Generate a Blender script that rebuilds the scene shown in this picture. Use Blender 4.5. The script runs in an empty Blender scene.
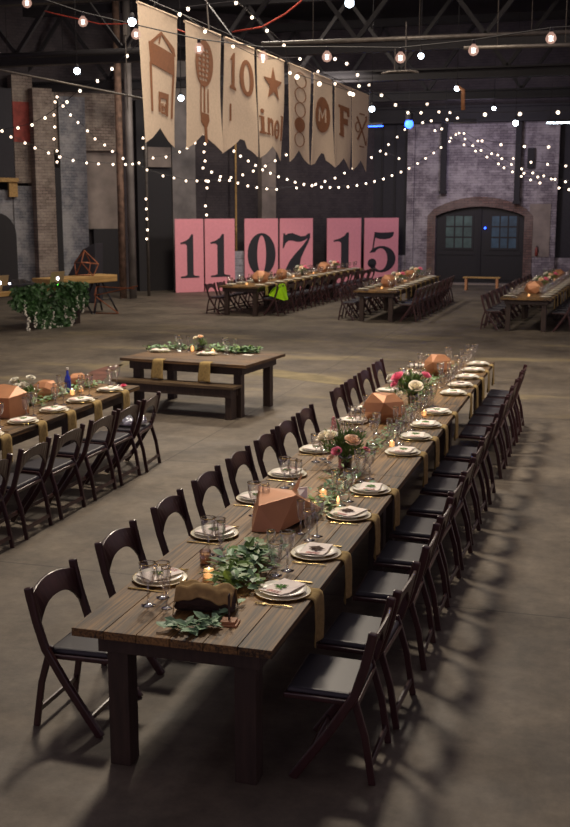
import bpy, bmesh, math, random
from mathutils import Vector, Matrix
from mathutils.geometry import tessellate_polygon
random.seed(7)
S = bpy.context.scene
COL = S.collection
R = math.radians
PI = math.pi

# ------------------------------------------------------------------ camera maths (a 48 mm lens, eye 2.75 m up)
F = 1100.0; CX, CY = 285.0, 413.5; EYE = 2.75
PITCH = math.atan(205.5/F); YAW = math.atan(328/math.hypot(F, 205.5))
FW = Vector((-math.sin(YAW)*math.cos(PITCH), math.cos(YAW)*math.cos(PITCH), -math.sin(PITCH)))
RT = Vector((math.cos(YAW), math.sin(YAW), 0))
UP = Vector((-math.sin(YAW)*math.sin(PITCH), math.cos(YAW)*math.sin(PITCH), math.cos(PITCH)))
def ray(x, y): return FW + RT*((x-CX)/F) - UP*((y-CY)/F)
def at(x, y, z=None, Y=None):
    d = ray(x, y)
    t = (z-EYE)/d.z if z is not None else Y/d.y
    return Vector((0, 0, EYE)) + d*t
def on_plane(x, y, A, B):            # where the sight line meets the vertical plane through A and B
    d = ray(x, y); n = Vector((B[1]-A[1], -(B[0]-A[0]), 0))
    t = (Vector((A[0], A[1], 0))-Vector((0, 0, EYE))).dot(n)/d.dot(n)
    return Vector((0, 0, EYE)) + d*t

# ------------------------------------------------------------------ materials
def newmat(name):
    m = bpy.data.materials.new(name); m.use_nodes = True
    nt = m.node_tree; nt.nodes.clear()
    out = nt.nodes.new('ShaderNodeOutputMaterial'); b = nt.nodes.new('ShaderNodeBsdfPrincipled')
    nt.links.new(b.outputs[0], out.inputs[0])
    return m, nt, b
def srgb(h):
    h = h.lstrip('#'); c = [int(h[i:i+2], 16)/255 for i in (0, 2, 4)]
    return tuple((v/12.92 if v <= .04045 else ((v+.055)/1.055)**2.4) for v in c) + (1,)
def N(nt, t, **k):
    n = nt.nodes.new(t)
    for a, v in k.items(): setattr(n, a, v)
    return n
def mat(name, col, rough=.6, metal=0, vary=.25, scale=12, bump=0, spec=.5, stretch=(1, 1, 1), sheen=0, coat=0):
    m, nt, b = newmat(name); c = srgb(col)
    b.inputs['Roughness'].default_value = rough; b.inputs['Metallic'].default_value = metal
    b.inputs['Specular IOR Level'].default_value = spec
    if coat: b.inputs['Coat Weight'].default_value = coat; b.inputs['Coat Roughness'].default_value = .15
    tc = N(nt, 'ShaderNodeTexCoord'); mp = N(nt, 'ShaderNodeMapping'); mp.inputs['Scale'].default_value = stretch
    no = N(nt, 'ShaderNodeTexNoise'); no.inputs['Scale'].default_value = scale; no.inputs['Detail'].default_value = 4
    nt.links.new(tc.outputs['Object'], mp.inputs[0]); nt.links.new(mp.outputs[0], no.inputs[0])
    r = N(nt, 'ShaderNodeValToRGB')
    r.color_ramp.elements[0].position = .3; r.color_ramp.elements[1].position = .7
    r.color_ramp.elements[0].color = tuple(v*(1-vary) for v in c[:3])+(1,)
    r.color_ramp.elements[1].color = tuple(min(1, v*(1+vary)) for v in c[:3])+(1,)
    nt.links.new(no.outputs[0], r.inputs[0]); nt.links.new(r.outputs[0], b.inputs['Base Color'])
    if bump:
        bp = N(nt, 'ShaderNodeBump'); bp.inputs['Strength'].default_value = bump; bp.inputs['Distance'].default_value = .01
        nt.links.new(no.outputs[0], bp.inputs['Height']); nt.links.new(bp.outputs[0], b.inputs['Normal'])
    return m
def emit(name, col, s):
    m, nt, b = newmat(name); c = srgb(col)
    b.inputs['Base Color'].default_value = c; b.inputs['Emission Color'].default_value = c
    b.inputs['Emission Strength'].default_value = s
    return m
def planks(name, c0, c1, along=1, width=.17, rough=.6, coat=0):
    """boards: streaky grain along one axis, tone differs from board to board"""
    m, nt, b = newmat(name); b.inputs['Roughness'].default_value = rough
    tc = N(nt, 'ShaderNodeTexCoord'); mp = N(nt, 'ShaderNodeMapping')
    sc = [75, 75, 75]; sc[along] = 1.6; mp.inputs['Scale'].default_value = sc
    gi = N(nt, 'ShaderNodeNewGeometry'); ad = N(nt, 'ShaderNodeVectorMath', operation='ADD')
    mu = N(nt, 'ShaderNodeMath', operation='MULTIPLY'); mu.inputs[1].default_value = 40
    nt.links.new(gi.outputs['Random Per Island'], mu.inputs[0])
    nt.links.new(tc.outputs['Object'], mp.inputs[0]); nt.links.new(mp.outputs[0], ad.inputs[0]); nt.links.new(mu.outputs[0], ad.inputs[1])
    no = N(nt, 'ShaderNodeTexNoise'); no.inputs['Scale'].default_value = 1; no.inputs['Detail'].default_value = 5; no.inputs['Roughness'].default_value = .65
    nt.links.new(ad.outputs[0], no.inputs[0])
    n2 = N(nt, 'ShaderNodeTexNoise'); n2.inputs['Scale'].default_value = 2.2
    nt.links.new(tc.outputs['Object'], n2.inputs[0])
    s1 = N(nt, 'ShaderNodeMath', operation='MULTIPLY_ADD'); s1.inputs[1].default_value = .35
    nt.links.new(n2.outputs[0], s1.inputs[0]); nt.links.new(no.outputs[0], s1.inputs[2])
    s2 = N(nt, 'ShaderNodeMath', operation='MULTIPLY_ADD'); s2.inputs[1].default_value = .16
    nt.links.new(gi.outputs['Random Per Island'], s2.inputs[0]); nt.links.new(s1.outputs[0], s2.inputs[2])
    r = N(nt, 'ShaderNodeValToRGB'); e = r.color_ramp.elements
    e[0].position = .6; e[0].color = srgb(c0); e[1].position = .96; e[1].color = srgb(c1)
    nt.links.new(s2.outputs[0], r.inputs[0]); nt.links.new(r.outputs[0], b.inputs['Base Color'])
    bp = N(nt, 'ShaderNodeBump'); bp.inputs['Strength'].default_value = .5; bp.inputs['Distance'].default_value = .004
    nt.links.new(no.outputs[0], bp.inputs['Height']); nt.links.new(bp.outputs[0], b.inputs['Normal'])
    return m
def brick(name, c0, c1, mortar, sx=1.0, rot=0.0, peel=None, peel_amt=.5):
    m, nt, b = newmat(name); b.inputs['Roughness'].default_value = .85
    tc = N(nt, 'ShaderNodeTexCoord'); sep = N(nt, 'ShaderNodeSeparateXYZ'); cmb = N(nt, 'ShaderNodeCombineXYZ')
    nt.links.new(tc.outputs['Object'], sep.inputs[0])
    a = N(nt, 'ShaderNodeMath', operation='ADD'); nt.links.new(sep.outputs[0], a.inputs[0]); nt.links.new(sep.outputs[1], a.inputs[1])
    nt.links.new(a.outputs[0], cmb.inputs[0]); nt.links.new(sep.outputs[2], cmb.inputs[1])
    br = N(nt, 'ShaderNodeTexBrick'); br.inputs['Scale'].default_value = 2.2/sx
    br.inputs['Color1'].default_value = srgb(c0); br.inputs['Color2'].default_value = srgb(c1); br.inputs['Mortar'].default_value = srgb(mortar)
    br.inputs['Mortar Size'].default_value = .02; br.inputs['Row Height'].default_value = .2; br.inputs['Brick Width'].default_value = .55
    nt.links.new(cmb.outputs[0], br.inputs[0])
    no = N(nt, 'ShaderNodeTexNoise'); no.inputs['Scale'].default_value = 1.7; no.inputs['Detail'].default_value = 9; no.inputs['Roughness'].default_value = .7
    nt.links.new(tc.outputs['Object'], no.inputs[0])
    r = N(nt, 'ShaderNodeValToRGB'); e = r.color_ramp.elements; e[0].position = .42; e[1].position = .6
    e[0].color = (0, 0, 0, 1); e[1].color = (peel_amt,)*3+(1,)
    nt.links.new(no.outputs[0], r.inputs[0])
    mx = N(nt, 'ShaderNodeMix', data_type='RGBA'); nt.links.new(r.outputs[0], mx.inputs[0])
    nt.links.new(br.outputs[0], mx.inputs[6]); mx.inputs[7].default_value = srgb(peel or mortar)
    nt.links.new(mx.outputs[2], b.inputs['Base Color'])
    bp = N(nt, 'ShaderNodeBump'); bp.inputs['Strength'].default_value = .6; bp.inputs['Distance'].default_value = .02
    nt.links.new(br.outputs['Fac'], bp.inputs['Height']); bp.invert = True; nt.links.new(bp.outputs[0], b.inputs['Normal'])
    return m
def glass_mat(name, tint=(1, 1, 1, 1), base=.03):
    m = bpy.data.materials.new(name); m.use_nodes = True; nt = m.node_tree; nt.nodes.clear()
    out = N(nt, 'ShaderNodeOutputMaterial'); tr = N(nt, 'ShaderNodeBsdfTransparent'); gl = N(nt, 'ShaderNodeBsdfGlossy')
    tr.inputs[0].default_value = tint; gl.inputs['Roughness'].default_value = .04
    fr = N(nt, 'ShaderNodeLayerWeight'); fr.inputs[0].default_value = .42
    ma = N(nt, 'ShaderNodeMath', operation='MULTIPLY_ADD'); ma.inputs[1].default_value = .75; ma.inputs[2].default_value = base
    nt.links.new(fr.outputs['Facing'], ma.inputs[0])
    mx = N(nt, 'ShaderNodeMixShader'); nt.links.new(ma.outputs[0], mx.inputs[0])
    nt.links.new(tr.outputs[0], mx.inputs[1]); nt.links.new(gl.outputs[0], mx.inputs[2]); nt.links.new(mx.outputs[0], out.inputs[0])
    return m

def floor_mat():
    m, nt, b = newmat('concrete_floor')
    tc = N(nt, 'ShaderNodeTexCoord')
    def noise(s, d=6, r=.6, st=None):
        n = N(nt, 'ShaderNodeTexNoise'); n.inputs['Scale'].default_value = s; n.inputs['Detail'].default_value = d; n.inputs['Roughness'].default_value = r
        if st:
            mp = N(nt, 'ShaderNodeMapping'); mp.inputs['Scale'].default_value = st; mp.inputs['Rotation'].default_value = (0, 0, .3)
            nt.links.new(tc.outputs['Object'], mp.inputs[0]); nt.links.new(mp.outputs[0], n.inputs[0])
        else: nt.links.new(tc.outputs['Object'], n.inputs[0])
        return n
    def ramp(n, p0, c0, p1, c1):
        r = N(nt, 'ShaderNodeValToRGB'); e = r.color_ramp.elements
        e[0].position = p0; e[0].color = c0; e[1].position = p1; e[1].color = c1
        nt.links.new(n, r.inputs[0]); return r
    def mix(f, a, c, mode='MIX'):
        x = N(nt, 'ShaderNodeMix', data_type='RGBA', blend_type=mode)
        if isinstance(f, float): x.inputs[0].default_value = f
        else: nt.links.new(f, x.inputs[0])
        for i, v in ((6, a), (7, c)):
            if isinstance(v, tuple): x.inputs[i].default_value = v
            else: nt.links.new(v, x.inputs[i])
        return x.outputs[2]
    base = ramp(noise(.8, 9, .7).outputs[0], .32, srgb('#433b33'), .68, srgb('#756a5b')).outputs[0]
    fine = ramp(noise(9, 5, .7).outputs[0], .3, (.62, .62, .62, 1), .7, (1.15, 1.15, 1.15, 1)).outputs[0]
    c = mix(.8, base, fine, 'MULTIPLY')
    worn = ramp(noise(.33, 5, .6, (1, 2.4, 1)).outputs[0], .55, (0, 0, 0, 1), .66, (.75, .75, .75, 1)).outputs[0]
    # worn yellow paint lies in a broad zone across the hall
    sep = N(nt, 'ShaderNodeSeparateXYZ'); nt.links.new(tc.outputs['Object'], sep.inputs[0])
    zr = N(nt, 'ShaderNodeValToRGB'); e = zr.color_ramp.elements
    mr = N(nt, 'ShaderNodeMapRange'); mr.inputs[1].default_value = 0; mr.inputs[2].default_value = 40
    nt.links.new(sep.outputs[1], mr.inputs[0]); nt.links.new(mr.outputs[0], zr.inputs[0])
    e[0].position = .34; e[0].color = (.0, .0, .0, 1); e[1].position = .4; e[1].color = (1, 1, 1, 1)
    k = e.new(.56); k.color = (1, 1, 1, 1); k = e.new(.64); k.color = (.0, .0, .0, 1)
    zone = mix(1.0, worn, zr.outputs[0], 'MULTIPLY')
    c = mix(zone, c, srgb('#86785a'))
    dk = ramp(noise(.8, 6, .7, (2.2, 1, 1)).outputs[0], .56, (0, 0, 0, 1), .75, (.5, .5, .5, 1)).outputs[0]
    c = mix(dk, c, srgb('#332c28'))
    # slab joints every 4.6 m
    wx = N(nt, 'ShaderNodeTexBrick'); wx.offset = 0; wx.inputs['Scale'].default_value = .217
    wx.inputs['Brick Width'].default_value = 1; wx.inputs['Row Height'].default_value = .8; wx.inputs['Mortar Size'].default_value = .002
    wx.inputs['Color1'].default_value = (1, 1, 1, 1); wx.inputs['Color2'].default_value = (1, 1, 1, 1); wx.inputs['Mortar'].default_value = (.45, .43, .42, 1)
    nt.links.new(tc.outputs['Object'], wx.inputs[0])
    c = mix(1.0, c, wx.outputs[0], 'MULTIPLY')
    nt.links.new(c, b.inputs['Base Color'])
    rr = ramp(noise(1.3, 5, .6).outputs[0], .3, (.5, .5, .5, 1), .7, (.75, .75, .75, 1)).outputs[0]
    nt.links.new(rr, b.inputs['Roughness'])
    bp = N(nt, 'ShaderNodeBump'); bp.inputs['Strength'].default_value = .25; bp.inputs['Distance'].default_value = .01
    nt.links.new(noise(14, 6, .7).outputs[0], bp.inputs['Height']); nt.links.new(bp.outputs[0], b.inputs['Normal'])
    return m

M = dict(
 floor=floor_mat(),
 chair=mat('mahogany_stain', '#381e1e', .34, vary=.25, scale=30, stretch=(1, 1, .2), coat=.3),
 seat=mat('black_vinyl', '#29262d', .45, vary=.1),
 table=planks('table_boards', '#241709', '#96703c', 1), tableleg=mat('dark_stained_wood', '#35271f', .55, vary=.3, scale=8, stretch=(4, 4, .5), bump=.2),
 boards_x=planks('boards_across', '#2b1d12', '#7c5c38', 0), bench=planks('bench_boards', '#3c2d20', '#7a6446', 0),
 china=mat('ivory_china', '#ece6d6', .3, vary=.04, coat=.4), charger=mat('cream_china', '#e6dfc9', .35, vary=.06, coat=.3), goldrim=mat('gold_edge', '#b0935a', .3, 1, vary=.1),
 gold=mat('brushed_gold', '#b39a62', .25, 1, vary=.15), paper=mat('blush_paper', '#fbeee4', .8, vary=.05), ink=mat('pink_ink', '#d08a84', .8),
 white_card=mat('white_card', '#e4ded2', .8, vary=.03),
 napkin=mat('mustard_linen', '#957d4c', .9, vary=.2, scale=40, bump=.3), cloth=mat('brown_linen', '#96794a', .9, vary=.2, scale=30, bump=.2),
 leaf=mat('eucalyptus_leaf', '#7fa07a', .5, vary=.35, scale=6), leaf2=mat('deep_leaf', '#63803f', .5, vary=.4, scale=6), sprig=mat('fresh_green_sprig', '#5c9038', .5, vary=.2), darksprig=mat('dried_brown_sprig', '#5b4436', .7, vary=.2),
 ivy=mat('hanging_ivy', '#3a5a30', .5, vary=.5, scale=5), whitefl=mat('white_petal', '#d8d4c4', .7, vary=.08),
 copper=mat('copper_leaf_board', '#b57e58', .45, .3, vary=.12, scale=5), copper2=mat('copper_wire', '#8a5238', .4, .6),
 pinkrose=mat('pink_petal', '#ee7c98', .6, vary=.15), peach=mat('peach_petal', '#ffd6b2', .6, vary=.1), cream=mat('cream_petal', '#fff0d4', .6, vary=.08), blush=mat('blush_astilbe', '#e09a98', .7, vary=.2),
 glass=glass_mat('clear_glass'), crystal=glass_mat('cut_crystal', (1, 1, 1, 1), .3), vase=glass_mat('smoky_vase', (.45, .45, .42, 1), .1), roseglass=glass_mat('rose_glass', (1, .86, .8, 1), .06), blueglass=mat('cobalt_glass', '#1c2fa0', .1, vary=.1, coat=1),
 wax=mat('candle_wax', '#f1dcae', .6, vary=.05), glow=emit('candle_glow', '#ffdc98', 1.5), flame=emit('flame', '#ffe2a8', 4),
 bark=mat('dark_bark', '#3a2a22', .9, vary=.4, scale=14, bump=1, stretch=(1, 5, 5)), block=mat('small_wood_block', '#a8744e', .6, vary=.2),
 pink=mat('pink_painted_board', '#dd8f98', .8, vary=.04), black=mat('black_paint', '#27252a', .7, vary=.1),
 burlap=mat('cream_canvas', '#cbb59c', .95, vary=.07, scale=25, bump=.2), print=mat('brown_print', '#80502f', .9, vary=.12, scale=20),
 steel=mat('dark_steel', '#1c181b', .75, 0, vary=.2), pipe=mat('galvanised_pipe', '#5f5852', .5, .4), wire=mat('black_cable', '#201c1e', .6),
 redwire=mat('red_cable', '#a83a28', .6), socket=mat('bulb_socket', '#231f20', .5),
 bulb=emit('warm_bulb', '#ffe6cc', 3.5), bigbulb=emit('globe_bulb', '#ffcdb4', 1.6), fil=emit('filament', '#fff0dc', 14), work=emit('cool_lamp', '#e2f2ff', 14), blueled=emit('blue_led', '#2a52ff', 9),
 roof=mat('dark_roof_boards', '#1e191c', .9, vary=.3, scale=3, stretch=(1, 6, 1)),
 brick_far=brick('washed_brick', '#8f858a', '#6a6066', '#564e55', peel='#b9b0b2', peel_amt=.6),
 brick_left=brick('worn_brick', '#8f7f74', '#6f6058', '#4d4440', peel='#a39789', peel_amt=.6),
 brick_blue=brick('painted_blue_grey_brick', '#77777c', '#64646a', '#4c4b52', peel='#a5a19e', peel_amt=.6),
 brick_arch=brick('red_brown_brick', '#72564e', '#5a453f', '#463a38', peel='#857972', peel_amt=.4),
 brick_shaded=brick('shaded_brick', '#40383a', '#352e31', '#2b2629', peel='#4a4243', peel_amt=.5),  # shade of the unlit walls is put into this brick colour
 redpaint=mat('faded_red_paint', '#8c4038', .85, vary=.35, scale=5), door=mat('dark_door_boards', '#1c181a', .7, vary=.2, stretch=(6, 6, .4)),
 pane=mat('blue_lit_pane', '#2f4a5c', .3, vary=.4, scale=3, coat=.5), panegreen=mat('dusty_green_pane', '#3e5450', .3, vary=.4, scale=3, coat=.5),  # blue light on the door glass is put into the blue pane colour
 darkpane=mat('dark_pane', '#1f1b22', .7, vary=.2), concrete=mat('pale_concrete', '#83776f', .9, vary=.25, scale=2, bump=.3),
 corr=mat('corrugated_sheet', '#6f6864', .6, .2, vary=.3, scale=2), rust=mat('rusty_peeling_steel', '#6e5648', .8, .1, vary=.5, scale=6, bump=.3),
 orange=mat('raw_wood_beam', '#a5824c', .7, vary=.3, scale=6, stretch=(.3, 4, 4)), neon=mat('lime_cloth', '#a5e000', .8, vary=.1),
 metal=mat('laptop_shell', '#a68f6a', .4, .2, vary=.05), logo=emit('laptop_light', '#e8ecff', 5), green_led=emit('green_led', '#58ff30', 6), red_led=emit('pink_led', '#ff4a68', 2.5),
 silver=mat('silver_sequin', '#cfcfd4', .15, 1, vary=.5, scale=60, bump=1), redext=mat('extinguisher_red', '#7c3226', .4), cooler=mat('grey_plastic', '#8d8a90', .6),
)

# ------------------------------------------------------------------ mesh builder
class MB:
    def __init__(s): s.v = []; s.f = []
    def add(s, vs, fs):
        o = len(s.v); s.v += [tuple(v) for v in vs]; s.f += [tuple(i+o for i in f) for f in fs]; return s
    def hexa(s, p):                       # 8 points: bottom 4 (ccw), top 4
        return s.add(p, [(3, 2, 1, 0), (4, 5, 6, 7), (0, 1, 5, 4), (1, 2, 6, 5), (2, 3, 7, 6), (3, 0, 4, 7)])
    def box(s, x0, x1, y0, y1, z0, z1):
        return s.hexa([(x0, y0, z0), (x1, y0, z0), (x1, y1, z0), (x0, y1, z0), (x0, y0, z1), (x1, y0, z1), (x1, y1, z1), (x0, y1, z1)])
    def bar(s, p, q, w, h, side=(1, 0, 0)):   # w along 'side', h across
        p = Vector(p); q = Vector(q); d = (q-p).normalized(); a = Vector(side); a = (a-d*a.dot(d)).normalized(); b = d.cross(a)
        P = []
        for e in (p, q):
            for i, j in ((-1, -1), (1, -1), (1, 1), (-1, 1)): P.append(e+a*(i*w/2)+b*(j*h/2))
        return s.hexa(P)
    def path(s, pts, w, h, side=(1, 0, 0)):    # rectangular section swept along a bent path
        pts = [Vector(p) for p in pts]; n = len(pts); V = []; Fc = []
        for i, p in enumerate(pts):
            d = (pts[min(i+1, n-1)]-pts[max(i-1, 0)]).normalized(); a = Vector(side); a = (a-d*a.dot(d)).normalized(); b = d.cross(a)
            for x, y in ((-1, -1), (1, -1), (1, 1), (-1, 1)): V.append(p+a*(x*w/2)+b*(y*h/2))
        for i in range(n-1):
            for k in range(4): Fc.append((i*4+k, i*4+(k+1) % 4, i*4+4+(k+1) % 4, i*4+4+k))
        Fc += [(3, 2, 1, 0), tuple(4*(n-1)+k for k in range(4))]
        return s.add(V, Fc)
    def tube(s, pts, r, n=8):
        pts = [Vector(p) for p in pts]; m = len(pts); V = []; Fc = []
        rr = r if isinstance(r, (list, tuple)) else [r]*m
        ref = Vector((0, 0, 1))
        if abs((pts[-1]-pts[0]).normalized().z) > .9: ref = Vector((1, 0, 0))
        for i, p in enumerate(pts):
            d = (pts[min(i+1, m-1)]-pts[max(i-1, 0)])
            d = d.normalized() if d.length > 1e-9 else Vector((0, 0, 1))
            a = d.cross(ref)
            a = a.normalized() if a.length > 1e-6 else d.orthogonal().normalized()
            b = d.cross(a)
            for k in range(n):
                t = 2*PI*k/n; V.append(p+(a*math.cos(t)+b*math.sin(t))*rr[i])
        for i in range(m-1):
            for k in range(n): Fc.append((i*n+k, i*n+(k+1) % n, (i+1)*n+(k+1) % n, (i+1)*n+k))
        Fc += [tuple(reversed(range(n))), tuple((m-1)*n+k for k in range(n))]
        return s.add(V, Fc)
    def lathe(s, prof, n=16, c=(0, 0, 0), open_=False):
        V = []; Fc = []; m = len(prof)
        for r, z in prof:
            for k in range(n):
                t = 2*PI*k/n; V.append((c[0]+r*math.cos(t), c[1]+r*math.sin(t), c[2]+z))
        for i in range(m-1):
            for k in range(n): Fc.append((i*n+k, i*n+(k+1) % n, (i+1)*n+(k+1) % n, (i+1)*n+k))
        if not open_: Fc += [tuple(reversed(range(n))), tuple((m-1)*n+k for k in range(n))]
        return s.add(V, Fc)
    def ball(s, c, r, n=10, sz=1.0):
        m = max(4, n//2+1)
        return s.lathe([(max(.001, r*math.sin(PI*i/m)), -r*sz*math.cos(PI*i/m)) for i in range(m+1)], n, c)
    def grid(s, fn, nu, nv):
        V = [fn(i/nu, j/nv) for j in range(nv+1) for i in range(nu+1)]
        Fc = [(j*(nu+1)+i, j*(nu+1)+i+1, (j+1)*(nu+1)+i+1, (j+1)*(nu+1)+i) for j in range(nv) for i in range(nu)]
        return s.add(V, Fc)
    def prism(s, loops, th, fn, ub=(), vb=()):   # loops of (u,v) with holes; fn(u,v,w)->point; cut along u in ub and v in vb
        bm = bmesh.new(); flat = [Vector((u, v, 0)) for L in loops for u, v in L]
        vs = [bm.verts.new(p) for p in flat]
        for t in tessellate_polygon([[Vector((u, v, 0)) for u, v in L] for L in loops]):
            try: bm.faces.new([vs[i] for i in t])
            except ValueError: pass
        for u in ub: bmesh.ops.bisect_plane(bm, geom=bm.verts[:]+bm.edges[:]+bm.faces[:], plane_co=(u, 0, 0), plane_no=(1, 0, 0))
        for v in vb: bmesh.ops.bisect_plane(bm, geom=bm.verts[:]+bm.edges[:]+bm.faces[:], plane_co=(0, v, 0), plane_no=(0, 1, 0))
        bm.verts.index_update(); bm.normal_update()
        V = [v.co.copy() for v in bm.verts]; n = len(V)
        P = [fn(v.x, v.y, 0) for v in V]+[fn(v.x, v.y, th) for v in V]; Fc = []
        for f in bm.faces:
            ix = [v.index for v in f.verts]
            if f.normal.z < 0: ix.reverse()
            Fc.append(tuple(reversed(ix))); Fc.append(tuple(i+n for i in ix))
        for e in bm.edges:
            if len(e.link_faces) == 1:
                l = e.link_faces[0].loops
                a, b = e.verts[0].index, e.verts[1].index
                Fc.append((a, b, b+n, a+n))
        bm.free(); return s.add(P, Fc)
    def build(s, name, m, parent=None, smooth=False, bevel=0, solid=0):
        me = bpy.data.meshes.new(name); me.from_pydata(s.v, [], s.f); me.update()
        if smooth: me.polygons.foreach_set('use_smooth', [True]*len(me.polygons))
        me.materials.append(m if not isinstance(m, str) else M[m])
        o = bpy.data.objects.new(name, me); COL.objects.link(o)
        if parent: o.parent = parent
        if bevel:
            b = o.modifiers.new('bevel', 'BEVEL'); b.width = bevel; b.segments = 2; b.limit_method = 'ANGLE'
        if solid:
            b = o.modifiers.new('solid', 'SOLIDIFY'); b.thickness = solid; b.offset = 0
        return o

def tag(o, label=None, cat=None, group=None, kind=None):
    if label: o['label'] = label
    if cat: o['category'] = cat
    if group: o['group'] = group
    if kind: o['kind'] = kind
    return o
def empty(name, loc=(0, 0, 0), rz=0):
    o = bpy.data.objects.new(name, None); COL.objects.link(o); o.location = loc; o.rotation_euler.z = rz
    o.empty_display_size = .05; return o
def copy_tree(o, parent=None):
    c = o.copy(); COL.objects.link(c)
    if parent: c.parent = parent
    for ch in KIDS.get(o.name, []):
        d = copy_tree(ch, c)
    return c
KIDS = {}
def reg(root):                                    # remember the children of a prototype
    def w(o):
        KIDS[o.name] = [c for c in bpy.data.objects if c.parent == o]
        for c in KIDS[o.name]: w(c)
    w(root)
USED = set()
def put(proto, loc, rz=0, label=None, group=None, scale=None, cat=None):
    if proto.name in USED: o = copy_tree(proto)
    else: USED.add(proto.name); o = proto
    o.location = loc; o.rotation_euler = (0, 0, rz)
    if scale: o.scale = (scale,)*3
    if label: o['label'] = label
    if group: o['group'] = group
    if cat: o['category'] = cat
    return o
def struct(name, mb, m, **k): return tag(mb.build(name, m, **k), kind='structure')
ORD = ['first', 'second', 'third', 'fourth', 'fifth', 'sixth', 'seventh', 'eighth', 'ninth', 'tenth', 'eleventh', 'twelfth', 'thirteenth', 'fourteenth', 'fifteenth', 'sixteenth']

# ------------------------------------------------------------------ prototypes
CW = 1.17
def make_chair():
    t = empty('folding_chair'); tag(t, cat='chair')
    for s in (-1, 1):
        b = MB(); x = s*.25
        b.path([(x, -.225, .79), (x, -.218, .75), (x, -.185, .61), (x, -.138, .46), (x, -.02, .27), (x, .17, 0)], .03, .046)
        b.build('side_post', 'chair', t, bevel=.008)
    for s in (-1, 1):
        b = MB(); x = s*.222
        b.path([(x, -.225, 0), (x, -.185, .25), (x, -.12, .47)], .022, .036); b.build('back_leg', 'chair', t, bevel=.005)
    b = MB(); n = 10; V = []
    for j in range(n+1):
        u = j/n*2-1; x = u*.238; bow = -.03*(1-u*u); top = .742+.04*(1-u*u); bot = .55+.125*(1-abs(u)**2.6)
        zt, zb = top, bot
        yt = -.218+bow; yb = -.178+bow*.8
        V += [(x, yb-.009, zb), (x, yb+.009, zb), (x, yt+.009, zt), (x, yt-.009, zt)]
    Fc = []
    for j in range(n):
        for k in range(4): Fc.append((j*4+k, j*4+(k+1) % 4, j*4+4+(k+1) % 4, j*4+4+k))
    Fc += [(3, 2, 1, 0), tuple(n*4+k for k in range(4))]
    b.add(V, Fc); b.build('back_rail', 'chair', t, bevel=.005)
    b = MB(); b.hexa([(-.228, -.155, .395), (.228, -.155, .395), (.235, .22, .405), (-.235, .22, .405), (-.228, -.155, .422), (.228, -.155, .422), (.235, .22, .432), (-.235, .22, .432)])
    st = b.build('seat', 'chair', t, bevel=.006)
    b = MB(); b.hexa([(-.215, -.145, .4225), (.215, -.145, .4225), (.222, .21, .4325), (-.222, .21, .4325), (-.205, -.135, .45), (.205, -.135, .45), (.21, .2, .46), (-.21, .2, .46)])
    pd = b.build('seat_pad', 'seat', st, bevel=.01); pd['label'] = 'black vinyl seat pad'
    for p, q in (((-.22, -.212, .09), (.22, -.212, .09)), ((-.238, .105, .09), (.238, .105, .09))):
        b = MB(); b.bar(p, q, .034, .016, (0, .2, 1)); b.build('stretcher', 'chair', t, bevel=.003)
    return t

def long_table(x0, x1, y0, y1, label, group=None, h=.76, mat_='table', legs=True, name='farm_table'):
    cx, cy = (x0+x1)/2, (y0+y1)/2; L = y1-y0; W = x1-x0
    t = empty(name, (cx, cy, 0)); tag(t, label, 'table', group)
    b = MB(); n = 6; w = W/n
    for i in range(n): b.box(-W/2+i*w+.0015, -W/2+(i+1)*w-.0015, -L/2, L/2, h-.042, h-.0005*(i % 2))
    b.build('table_top', mat_, t, bevel=.002)
    b = MB()
    a, c = W/2-.09, L/2-.1
    b.box(-a, a, -c, -c+.03, h-.15, h-.043); b.box(-a, a, c-.03, c, h-.15, h-.043)
    b.box(-a, -a+.03, -c+.031, c-.031, h-.15, h-.043); b.box(a-.03, a, -c+.031, c-.031, h-.15, h-.043)
    b.build('apron', 'tableleg', t, bevel=.003)
    for sx in (-1, 1):
        for sy in (-1, 1):
            b = MB(); x = sx*(a-.032-.055); y = sy*(c-.032-.055)
            b.box(x-.055, x+.055, y-.055, y+.055, 0, h-.043); b.build('leg', 'tableleg', t, bevel=.004)
    return t

def make_plate(r, name, m, cat, rim=None, h=.014):
    prof = [(r*.55, 0), (r*.62, .002), (r*.98, h-.002), (r, h), (r*.985, h+.002), (r*.66, .006), (r*.6, .005), (.002, .005)]
    b = MB(); b.lathe(prof, 40)
    if rim:
        t = empty(name); tag(t, cat=cat); b.build('dish', m, t, smooth=True)
        q = MB(); q.lathe([(r*.985, h+.0022), (r*1.0, h+.0028), (r*1.006, h), (r*1.0, h-.002)], 40, open_=True); o = q.build('gold_edge', rim, t, smooth=True); o['label'] = 'thin gold edge'
        return t
    return tag(b.build(name, m, smooth=True), cat=cat)

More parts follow.
